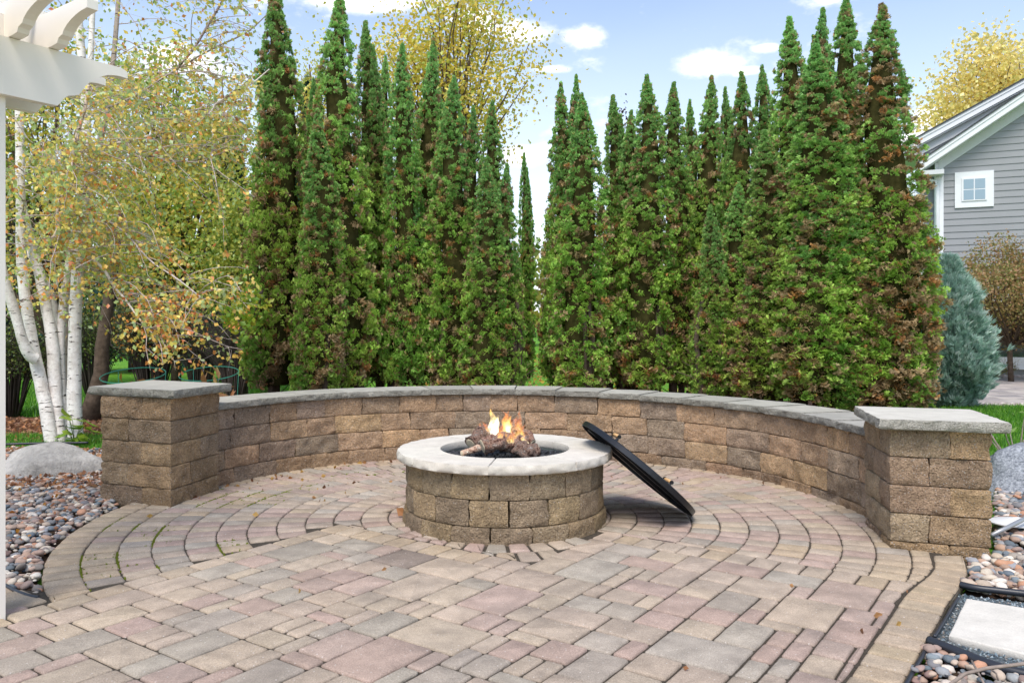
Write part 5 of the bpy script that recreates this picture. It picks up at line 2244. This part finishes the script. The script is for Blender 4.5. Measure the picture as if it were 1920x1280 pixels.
def grass(name, label, poly, n, h, seed, cols=('4f8a22', '6aa52e', '3f7a1e', '82b53a')):
    rng = np.random.default_rng(seed)
    pa = np.array(poly)
    x0, y0 = pa.min(0); x1, y1 = pa.max(0)
    pts = []
    x = rng.uniform(x0, x1, n * 3); y = rng.uniform(y0, y1, n * 3)
    pts = [(a, b) for a, b in zip(x, y) if inside(poly, a, b)][:n]
    p = np.array([(a, b, -.072) for a, b in pts])
    d = rng.normal(0, .45, (len(p), 3)) + np.array([0, 0, 1.0])
    cc = np.array([hexl(c) for c in cols])[rng.integers(0, len(cols), len(p))] * rng.uniform(.75, 1.25, (len(p), 1))
    tm = (np.array([(0, .07, 0), (0, -.07, 0), (.6, 0, .1), (1, .02, .3)], float)[[0, 1, 3]], np.array([(0, 1, 2)]))
    V, F, C = scatter(tm, p, d, h * rng.uniform(.5, 1.2, len(p)), cc, rng)
    o = link(name, np_mesh(name, V, F, C), M_LEAF)
    return tag(o, label, 'grass', kind='stuff')


grass('grass', 'bright green lawn grass behind the right column', [(3.2, 7.4), (5.6, 7.3), (8.6, 11.0), (8.6, 12.1), (6.6, 12.2), (4.4, 9.0)], 70000, .10, 1)
grass('grass', 'short lawn grass around and behind the foot of the birch', [(-6.2, 7.95), (-3.3, 7.75), (-2.8, 8.3), (-2.9, 8.9), (-6.6, 9.0)], 30000, .09, 2)
grass('grass', 'lawn grass glowing behind the shrubs on the left', [(-9.5, 11), (-3, 11.2), (-3.0, 17), (-12, 17)], 50000, .12, 3)


def litter(name, label, poly, n, z, seed, cols, size=.055, cat='fallen leaves'):
    rng = np.random.default_rng(seed)
    pa = np.array(poly)
    x0, y0 = pa.min(0); x1, y1 = pa.max(0)
    x = rng.uniform(x0, x1, n * 4); y = rng.uniform(y0, y1, n * 4)
    pts = [(a, b) for a, b in zip(x, y) if inside(poly, a, b)][:n]
    p = np.array([(a, b, z + rng.uniform(0, .02)) for a, b in pts])
    d = rng.normal(0, 1, (len(p), 3)) * np.array([1, 1, .2])
    nr = rng.normal(0, .35, (len(p), 3)) + np.array([0, 0, 1.0])
    cc = np.array([hexl(c) for c in cols])[rng.integers(0, len(cols), len(p))] * rng.uniform(.75, 1.25, (len(p), 1))
    V, F, C = scatter(LEAF4, p, d, size * rng.uniform(.6, 1.2, len(p)), cc, rng, np.cross(norm(d), nr))
    o = link(name, np_mesh(name, V, F, C), M_LEAF)
    return tag(o, label, cat, kind='stuff')


BRN = ['a9795a', 'b98a66', '8a5f45', 'c39a72', '9a6a4a', 'c98c58']
litter('fallen_leaves', 'tan and brown fallen leaves over the bed around the birch', [(-6, 8.5), (-2.9, 8.2), (-3, 10.4), (-7.4, 10.8)], 2600, -.04, 11, BRN)
litter('fallen_leaves', 'brown fallen leaves among the pebbles behind the left boulder', [(-4.9, 6.0), (-2.95, 5.9), (-3.2, 7.7), (-5.4, 7.9)], 1300, -.005, 12, BRN, .05)
litter('fallen_leaves', 'a few orange leaves scattered on the near left pebbles', [(-3.3, 4.0), (-2.6, 4.4), (-2.8, 6.0), (-3.7, 6.0)], 90, .0, 13, ['c98c3a', 'b9702c', 'a9795a'], .04)
litter('fallen_leaves', 'brown leaves and twigs under the hedge', [(-3, 8), (0, 8.4), (4, 8.4), (6, 11), (5, 12), (-3, 12)], 2500, -.05, 14, BRN + ['5a4a3a'], .06)
litter('fallen_leaves', 'yellow leaves dotted over the lawn beyond the hedge gap', [(-2, 14), (3, 14), (6, 34), (-4, 34)], 2600, -.04, 15, ['c9a648', 'b98a46', 'd8c070'], .09)
# single leaves on the terrace
for (x, y, s, c, lab) in [(752, 966, .10, 'c08a5a', 'large crumpled tan leaf lying against the foot of the fire pit'), (1068, 0, 0, '', '')][:1]:
    p = G(x, y, .01)
    V, F, C = scatter(LEAF4, np.array([tuple(p), tuple(p + Vector((.03, -.03, .01)))]), np.array([[1, .2, .25], [-.7, .4, .4]]), np.array([s, s * .8]), np.array([hexl(c), hexl('b07a4a')]), rng, np.array([[.1, .9, .3], [.3, .8, -.2]]))
    tag(link('fallen_leaf', np_mesh('fallen_leaf', V, F, C), M_LEAF), lab, 'leaf')
spots = []
for k in range(60):
    a = rad(R.choice([R.gauss(125, 22), R.gauss(160, 12), R.uniform(20, 170)]))
    r = R.uniform(1.2, 2.2) if R.random() < .6 else R.uniform(2.05, 2.22)
    spots.append((RC.x + r * cos(a), RC.y + r * sin(a), .006 + R.uniform(0, .006)))
for x, y in [(1185, 880), (1130, 952), (725, 1065), (560, 1110), (1480, 1095), (1612, 1180), (1690, 1165), (1280, 1250), (1655, 1150), (1700, 1110), (660, 905), (1590, 880), (1160, 870)]:
    p = G(x, y, .008); spots.append(tuple(p))
sp = np.array(spots)
d = rng.normal(0, 1, (len(sp), 3)) * np.array([1, 1, .3])
V, F, C = scatter(LEAF4, sp, d, rng.uniform(.015, .05, len(sp)), np.array([hexl(c) for c in ['9a6a42', 'b98a5a', '7a5236', 'c9a25a']])[rng.integers(0, 4, len(sp))], rng, np.cross(norm(d), rng.normal(0, .3, (len(sp), 3)) + np.array([0, 0, 1.])))
tag(link('leaf_crumbs', np_mesh('leaf_crumbs', V, F, C), M_LEAF), 'small brown leaf scraps scattered over the terrace pavers', 'fallen leaves', kind='stuff')

# orange perennial and green wire plant rings behind the left column
M_WIRE = flat_mat('green_coated_wire', hexl('3f9a80'), .4, .5)
for cx_, w_, Yr, yy, lab in ((250, 112, 8.9, 703, 'green wire plant ring standing behind the left column cap'), (392, 105, 9.3, 700, 'green wire plant ring right of the left column, partly hidden by tan leaves')):
    c0 = P(cx_, yy, Yr)
    t = thing('plant_support', lab, 'plant support', (c0.x, c0.y, -.06))
    r = w_ / 2 / FPX * Yr
    m_ = MB()
    V, F = tube_vf([(c0.x + r * cos(a), c0.y + r * sin(a), c0.z + .20 * r * sin(a)) for a in [2 * pi * k / 40 for k in range(41)]], [.006] * 41, 6)
    m_.add(V, F, smooth=True); m_.build('ring', M_WIRE, t)
    for a in (.4, 2.5, 4.6):
        m_ = MB()
        V, F = tube_vf([(c0.x + r * cos(a), c0.y + r * sin(a), c0.z + .2 * r * sin(a)), (c0.x + r * .9 * cos(a), c0.y + r * .9 * sin(a), -.08)], [.004, .004], 5)
        m_.add(V, F); m_.build('leg', M_WIRE, t)


def perennial(px, Y, ytop, cols, seed, label, n=26, L=.22):
    X = (px - 960) / FPX * Y
    zt = HCAM + (HZ - ytop) / FPX * Y
    t = thing('perennial', label, 'plant', (X, Y, -.06))
    rng = np.random.default_rng(seed)
    p = np.stack([X + rng.normal(0, .13, n), Y + rng.normal(0, .12, n), rng.uniform(.25, zt - .12, n)], 1)
    cc = np.array([hexl(c) for c in cols])[rng.integers(0, len(cols), n)]
    V, F, C = scatter((np.array([(0, 0, 0), (.4, .17, .03), (1, 0, -.1), (.4, -.17, .03)], float), np.array([(0, 1, 2, 3)])), p, rng.normal(0, .7, (n, 3)) + np.array([0, 0, .5]), rng.uniform(.6, 1, n) * L, cc, rng)
    link('leaves', np_mesh('leaves', V, F, C), M_LEAF, t)
    limbs('stalks', (X, Y, -.08), [(tuple(q), .005) for q in p[:12]], .005, M_TWIG, t, seed)


perennial(400, 9.0, 680, ['c9936a', 'd0a070', 'b98558', 'c9a25a'], 71, 'withered tan and peach perennial behind the left column cap')
perennial(415, 8.5, 725, ['b98558', 'd0a050', 'c98a5a'], 74, 'low clump of tan leaves on the coping beside the left column', 18, .16)
perennial(262, 9.4, 690, ['b9803a', 'c99a3a', '8a8a3a', '5f7a3a'], 72, 'yellowing perennial inside the left wire ring', 34, .16)
perennial(1905, 6.8, 740, ['7fa04a', '8fae5a', '6f9a6a'], 73, 'thin stem of green leaves at the right edge in front of the lawn', 9, .10)

# ---------------------------------------------------------------- far tree line
rng = np.random.default_rng(81)
n = 16000
x = rng.uniform(-70, 80, n)
hh = 5.2 + 1.8 * np.array([mnoise.noise(Vector((a * .13, 0, 0))) for a in x])
p = np.stack([x, rng.uniform(46, 54, n), rng.random(n) ** .8 * hh], 1)
fc = np.array([cl('5a7030'), cl('7a8a3a'), cl('a09a3e'), cl('4a6430'), cl('8a8a48')])[((vnoise(p, .12, 3) * .9 + .5).clip(0, .99) * 5).astype(int)] * rng.uniform(.75, 1.2, (n, 1))
V, F, C = scatter(LEAF4, p, rng.standard_normal((n, 3)), rng.uniform(.35, .8, n), fc, rng)
tag(link('far_tree_line', np_mesh('far_tree_line', V, F, C), M_LEAF), 'far belt of green and yellow trees beyond the lawn', 'trees', kind='stuff')

# ---------------------------------------------------------------- neighbour's house
M_SIDE = flat_mat('grey_lap_siding', hexl('96989b'), .7, .2, var=.04, vscale=2, bs=.15, bscale=60)
M_TRIM = flat_mat('white_trim', hexl('e3e5e8'), .5, .3, var=.03)
M_SOFF = flat_mat('soffit', hexl('cfd2d2'), .6, .3, var=.03)
M_ROOF = flat_mat('asphalt_shingle', hexl('4e5054'), .95, .1, var=.25, vscale=20)
M_FOUND = flat_mat('foundation_concrete', hexl('9a9a98'), .9, .1)
m, nt, b = new_mat('window_glass', .08, .6)
b.inputs['Base Color'].default_value = (*hexl('8fa5b4'), 1)  # pale blue: the sky's reflection is put into the pane colour
M_GLASS = m
m, nt, b = new_mat('dark_window_glass', .06, .7)
vv = worldtex(nt)
nn_ = noise_n(nt, vv, 2.2, 4, .6)
lk(nt, ramp(nt, nn_.outputs[0], [(.4, hexl('1c2226')), (.6, hexl('31434a'))]), b.inputs['Base Color'])
M_DGLASS = m
HQ = Vector((11.73, 20.0, 0)); HL = Vector((-.918, .397, 0)).normalized()     # along the wall, to the left
HN = Vector((-HL.y, HL.x, 0))
if HN.y > 0:
    HN = -HN                                  # outward, to the camera
UPZ = Vector((0, 0, 1))
house = thing('house', 'grey lap-sided neighbouring house with white trim and a small square window', 'house', (11.5, 20.3, 0))


def on_wall(px, off=0.0):
    """parameter along the front wall plane (moved outward by off) seen at column px"""
    o = HQ + HN * off
    k = (px - 960) / FPX
    a = (o.x - k * o.y) / (k * HL.y - HL.x)
    return a, o + HL * a


def wz(px, py, off=0.0):
    a, p = on_wall(px, off)
    return a, HCAM + (HZ - py) / FPX * p.y


def hbox(parent, name, a0, a1, z0, z1, n0, n1, mat):
    m_ = MB()
    v, f = frame_box(HQ + HL * a0 + HN * n0 + UPZ * z0, HL, HN, UPZ, a1 - a0, n1 - n0, z1 - z0)
    m_.add(v, f)
    return m_.build(name, mat, parent)


aC, _ = on_wall(1769)                 # left corner of the front wall siding
aC2, _ = on_wall(1753)
# gable line (underside of the rake)
g0 = wz(1771, 305); g1 = wz(1920, 206)
slope = (g1[1] - g0[1]) / (g1[0] - g0[0])      # per unit a (negative: rises to the right)


def gable_z(a):
    return g0[1] + slope * (a - g0[0])


aR = -9.0
RIDGE_A = -4.6


def gz(a):
    return gable_z(a) if a > RIDGE_A else gable_z(RIDGE_A) - slope * -1 * 0 - (RIDGE_A - a) * abs(slope)


wallp = hbox(house, 'wall', aR, aC, .25, gz(aC), -.30, 0, M_SIDE)
# siding boards on the front wall
z = .30
EXPO = .163
nb = 0
while z < 9.5:
    # horizontal extent under the gable
    lo, hi = aR, aC
    if z + .05 > gz(aC):
        # z = gz(a) -> a
        hi = g0[0] + (z + .05 - g0[1]) / slope
        lo = RIDGE_A - (gz(RIDGE_A) - z - .05) / abs(slope)
        if hi <= lo:
            break
    m_ = MB()
    t0, t1 = .022, .006
    zt_ = z + EXPO
    def edge_a(a, zz):
        return a
    hi2 = hi if zt_ <= gz(aC) else min(hi, g0[0] + (zt_ - g0[1]) / slope + .05)
    o_ = HQ
    V = [o_ + HL * lo + UPZ * z + HN * .001, o_ + HL * hi + UPZ * z + HN * .001, o_ + HL * hi + UPZ * z + HN * t0, o_ + HL * lo + UPZ * z + HN * t0,
         o_ + HL * lo + UPZ * zt_ + HN * .001, o_ + HL * hi2 + UPZ * zt_ + HN * .001, o_ + HL * hi2 + UPZ * zt_ + HN * t1, o_ + HL * lo + UPZ * zt_ + HN * t1]
    m_.add(V, [(0, 3, 2, 1), (4, 5, 6, 7), (3, 7, 6, 2), (0, 1, 5, 4), (0, 4, 7, 3), (1, 2, 6, 5)])
    sb = m_.build('siding_board', M_SIDE, wallp)
    z += EXPO
    nb += 1
# gable wall body (prism behind the boards)
m_ = MB()
pts = [(aC, gz(aC) - .02), (RIDGE_A, gz(RIDGE_A) - .02), (aR, gz(aR) - .02)]
V = [HQ + HL * a + UPZ * zz + HN * n_ for n_ in (-.002, -.30) for a, zz in pts]
m_.add(V, [(0, 1, 2), (5, 4, 3), (0, 3, 4, 1), (1, 4, 5, 2), (2, 5, 3, 0)])
m_.build('gable', M_SIDE, house)
hbox(house, 'corner_board', aC - .0, aC2, .25, gz(aC) + .02, -.25, .035, M_TRIM)
hbox(house, 'foundation', aR, aC2, -.2, .25, -.3, -.01, M_FOUND)


def rake(parent, nm, off0, off1, ztop_off, zh, mat, aend, thick=None):
    """board following the gable slope between a=aend (eave) and the ridge"""
    m_ = MB()
    V = []
    for n_ in (off0, off1):
        for a in (aend, RIDGE_A):
            V.append(HQ + HL * a + HN * n_ + UPZ * (gable_z(a) + ztop_off))
            V.append(HQ + HL * a + HN * n_ + UPZ * (gable_z(a) + ztop_off - zh))
    # 0 top eave,1 bot eave,2 top ridge,3 bot ridge ; 4.. other side
    F = [(0, 1, 3, 2), (4, 6, 7, 5), (0, 2, 6, 4), (1, 5, 7, 3), (0, 4, 5, 1), (2, 3, 7, 6)]
    m_.add(V, F)
    return m_.build(nm, mat, parent)


aE = aC + .55
rake(house, 'frieze_board', .002, .05, .13, .24, M_SOFF, aC + .12)
rake(house, 'soffit', .045, .42, .16, .03, M_SOFF, aE)
rake(house, 'rake_board', .42, .455, .37, .22, M_TRIM, aE + .02)
rake(house, 'rake_board', .455, .475, .385, .09, M_TRIM, aE + .03)
rake(house, 'roof', -.34, .50, .42, .04, M_ROOF, aE + .06)
rake(house, 'roof_underside', -.34, .42, .20, .03, M_SOFF, aE)
# eave return box below the tip
hbox(house, 'eave_return', aC + .02, aE, gable_z(aC) - .33, gable_z(aE) + .15, .04, .42, M_SOFF)

# second, higher gable standing behind
OFFB = -.36
aB, zB = wz(1727, 352, OFFB)
b0 = wz(1732, 279, OFFB + .02); b1 = wz(1920, 178, OFFB + .02)
slB = (b1[1] - b0[1]) / (b1[0] - b0[0])


def bz(a):
    return b0[1] + slB * (a - b0[0])


wb = hbox(house, 'wall', -6, b0[0], .25, bz(b0[0]), OFFB - .3, OFFB, M_SIDE)
z = .30
while z < 9.0:
    lo, hi = -5.0, b0[0]
    if z + .05 > bz(b0[0]):
        hi = b0[0] + (z + .05 - b0[1]) / slB
        if hi < lo:
            break
    m_ = MB()
    o_ = HQ + HN * OFFB
    zt_ = z + EXPO
    V = [o_ + HL * lo + UPZ * z + HN * .001, o_ + HL * hi + UPZ * z + HN * .001, o_ + HL * hi + UPZ * z + HN * .022, o_ + HL * lo + UPZ * z + HN * .022,
         o_ + HL * lo + UPZ * zt_ + HN * .001, o_ + HL * hi + UPZ * zt_ + HN * .001, o_ + HL * hi + UPZ * zt_ + HN * .006, o_ + HL * lo + UPZ * zt_ + HN * .006]
    m_.add(V, [(0, 3, 2, 1), (4, 5, 6, 7), (3, 7, 6, 2), (0, 1, 5, 4), (0, 4, 7, 3), (1, 2, 6, 5)])
    m_.build('siding_board', M_SIDE, wb)
    z += EXPO
hbox(house, 'corner_board', b0[0], b0[0] + .14, .25, bz(b0[0]) + .1, OFFB - .25, OFFB + .035, M_TRIM)


def rakeB(nm, n0, n1, zo, zh, mat, aend):
    m_ = MB()
    V = []
    for n_ in (n0, n1):
        for a in (aend, -4.5):
            V.append(HQ + HL * a + HN * (OFFB + n_) + UPZ * (bz(a) + zo))
            V.append(HQ + HL * a + HN * (OFFB + n_) + UPZ * (bz(a) + zo - zh))
    m_.add(V, [(0, 1, 3, 2), (4, 6, 7, 5), (0, 2, 6, 4), (1, 5, 7, 3), (0, 4, 5, 1), (2, 3, 7, 6)])
    return m_.build(nm, mat, house)


aEB = b0[0] + .48
rakeB('frieze_board', .002, .05, .10, .22, M_SOFF, b0[0] + .12)
rakeB('soffit', .045, .18, .12, .03, M_SOFF, aEB)
rakeB('rake_board', .18, .215, .33, .20, M_TRIM, aEB)
rakeB('rake_board', .215, .235, .345, .08, M_TRIM, aEB + .01)
rakeB('roof', -4.0, .26, .38, .04, M_ROOF, aEB + .04)
rakeB('roof_underside', -4.0, .18, .16, .03, M_SOFF, aEB)
m_ = MB()
v, f = frame_box(HQ + HL * (b0[0] + .13) + HN * (OFFB + .03) + UPZ * (bz(b0[0]) - .22), HL, HN, UPZ, .34, .15, .30)
m_.add(v, f); m_.build('eave_return', M_SOFF, house)
# downspout
m_ = MB()
aD, zD = wz(1757, 345, .06)
zz = gable_z(aC) - .42
pts = [HQ + HL * (aD + .62) + HN * .10 + UPZ * (zz + .02), HQ + HL * (aD + .18) + HN * .10 + UPZ * (zz), HQ + HL * (aD + .05) + HN * .09 + UPZ * (zz - .05), HQ + HL * aD + HN * .09 + UPZ * (zz - .2), HQ + HL * aD + HN * .09 + UPZ * .2]
V, F = tube_vf(pts, [.05] * 5, 8)
m_.add(V, F, smooth=True); m_.build('downspout', M_TRIM, house)
# small square window
aw0, zw0 = wz(1863, 387); aw1, zw1 = wz(1790, 326)
zw1 = zw1 + .02
win = hbox(house, 'window', aw0, aw1, zw0, zw1, .003, .05, M_TRIM)
wi = .19
hbox(win, 'frame', aw0 + wi - .04, aw1 - wi + .04, zw0 + wi - .03, zw1 - wi + .03, .051, .072, M_TRIM)
am = (aw0 + aw1) / 2; zm = (zw0 + zw1) / 2
for (u0, u1) in ((aw0 + wi, am - .012), (am + .012, aw1 - wi)):
    for (v0, v1) in ((zw0 + wi, zm - .012), (zm + .012, zw1 - wi)):
        hbox(win, 'pane', u0, u1, v0, v1, .0725, .076, M_GLASS)
# low picture window behind the ornamental tree
af, zf = wz(1828, 690)
al0, _ = wz(1845, 690)
lw_ = hbox(house, 'picture_window', -3.0, al0, .42, 1.75, .024, .05, M_DGLASS)
hbox(lw_, 'frame', al0, af, .05, 2.0, .024, .10, M_TRIM)
hbox(lw_, 'sill', -3.0, al0, .12, .42, .024, .09, M_TRIM)
hbox(lw_, 'head', -3.0, al0, 1.75, 2.0, .024, .09, M_TRIM)

# neighbour's paved drive: slabs laid as parts
drive = thing('paved_drive', 'grey and buff slab-paved drive in front of the neighbouring house', None, (10, 16, 0), kind='structure')
m_ = MB(); m_.add([(6.2, 12.7, -.065), (14.5, 12.7, -.065), (14.5, 19.0, -.065), (6.2, 19.0, -.065)], [(0, 1, 2, 3)]); m_.build('drive_base', M_JOINT, drive)
M_SLAB = stone_mat('drive_slab', .12, (.85, 1.12), .4, .25, 90, .004, 30, 0.0)
y = 12.8
while y < 18.9:
    w_ = R.choice((.22, .3, .38))
    x = 6.6 + R.random() * .3
    while x < 14.0:
        L = R.choice((.35, .5, .7))
        if x + L > .50 * y and x < .66 * y + .6:
            q = [(x, y), (x + L, y), (x + L, y + w_), (x, y + w_)]
            q = inset(q, .008)
            m_ = MB()
            prism(m_, q, [(-.06, 0, 1), (-.035, 0, 1), (-.03, .006, 1)], jit(hexl(R.choice(['a39a94', 'ada59f', '98918d', 'b0a8a0', '8f8a88'])), .06))
            m_.build('slab', M_SLAB, drive)
        x += L
    y += w_
for (poly, sd2, lab) in (([(6.0, 12.2), (9.0, 12.1), (9.0, 12.7), (6.0, 12.8)], 1, 'narrow band of pale cobbles between the lawn and the drive'), ([(8.4, 19.0), (14, 19.0), (14, 19.7), (8.4, 19.7)], 2, 'pale cobbles along the foot of the neighbouring house')):
    m_ = MB()
    for k in range(900):
        x, y = R.uniform(poly[0][0], poly[1][0]), R.uniform(poly[0][1], poly[2][1])
        s = R.uniform(.03, .06)
        v = ICO0[0] * np.array([s, s * .8, s * .5]) + np.array([x, y, -.05 + R.uniform(0, .02)])
        m_.add([tuple(q) for q in v], [tuple(q) for q in ICO0[1]], jit(hexl(R.choice(['b5aca5', 'a09a96', 'c9c2ba', '9a8a84'])), .1), smooth=True)
    tag(m_.build('cobbles', M_PEB), lab, 'cobbles', kind='stuff')
shrub('low straw-coloured grasses at the foot of the neighbouring house', 1860, 19.0, 676, 100, 46, 60, 400, ['8a8a4a', 'a89a5a', '6f7a3a'], '8a8050', .05)

# ---------------------------------------------------------------- pergola
M_VINYL = flat_mat('white_vinyl', hexl('ebe5da'), .4, .4, var=.02, vscale=2)
pg = thing('pergola', 'white pergola corner with scroll-cut beam and rafter ends at the upper left', 'pergola', (-2.2, 3.3, 0))
P0 = Vector((-2.086, 3.295, 0))
e1, e2 = Vector((E1.x, E1.y, 0)), Vector((E2.x, E2.y, 0))
M2 = MB()
v, f = frame_box(P0 - e1 * .15 - e2 * .15 + Vector((0, 0, -.02)), e1, e2, UPZ, .15, .15, 2.5)
M2.add(v, f); M2.build('post', M_VINYL, pg)


def pix_on_beam(px, py, base):
    k = (px - 960) / FPX
    a = (k * base.y - base.x) / (e1.x - k * e1.y)
    p = base + e1 * a
    return a, HCAM + (HZ - py) / FPX * p.y


def extrude_profile(prof, base, ax, side, th, name, parent):
    """prof: (along, z) outline; extruded by th along side"""
    m_ = MB()
    V = [base + ax * a + UPZ * z for a, z in prof] + [base + ax * a + UPZ * z + side * th for a, z in prof]
    n = len(prof)
    F = [(i, (i + 1) % n, n + (i + 1) % n, n + i) for i in range(n)] + [tuple(range(n - 1, -1, -1)), tuple(range(n, 2 * n))]
    m_.add(V, F)
    return m_.build(name, M_VINYL, parent)


low = [(99.5, 201), (105.6, 195), (112, 187), (120, 182.5), (130, 182.5), (140, 180.5), (145, 174), (150, 166.5), (158, 159), (166, 154), (174.7, 149.5), (184, 146), (193, 144.2), (204, 144.2), (215, 145.8), (230.5, 150.5)]
prof = [pix_on_beam(x, y, P0) for x, y in low]
ZB, ZT = 2.14, 2.376
prof[0] = (prof[0][0], ZB)
prof_full = [(-2.2, ZB)] + prof + [(prof[-1][0] + .0, ZT - .012), (prof[-1][0] - .03, ZT), (-2.2, ZT)]
extrude_profile(prof_full, P0, e1, -e2, -.04, 'beam', pg)
extrude_profile([(a, z) for a, z in prof_full], P0 - e2 * .15, e1, -e2, .04, 'beam', pg)
# rafters along E2 with scroll ends
ra = pix_on_beam(82, 104, P0)[0]


def rafter(a, name='rafter'):
    base = P0 + e1 * a
    zb_ = ZT + .002
    tip = .36
    pr = [(-2.5, zb_), (.075, zb_), (.115, zb_ + .004)]
    # little foot, then a long concave sweep up to the tip
    pr += [(.125, zb_ + .022), (.150, zb_ + .030)]
    for k in range(7):
        t = k / 6
        ang = t * pi / 2
        pr.append((.158 + (tip - .165) * (1 - cos(ang)) ** .8 if k else .158, zb_ + .030 + .068 * sin(ang)))
    pr += [(tip, zb_ + .098), (tip, zb_ + .135), (tip - .008, zb_ + .150), (-2.5, zb_ + .150)]
    extrude_profile(pr, base, e2, e1, .045, name, pg)


for k in range(-4, 1):
    rafter(ra + k * .155)
for off in (-.10, -.42, -.74):
    base = P0 + e2 * off
    m_ = MB()
    v, f = frame_box(base + e1 * -2.0 + UPZ * (ZT + .1525), e1, e2, UPZ, 2.0 + ra + .085, .035, .035)
    m_.add(v, f); m_.build('purlin', M_VINYL, pg)
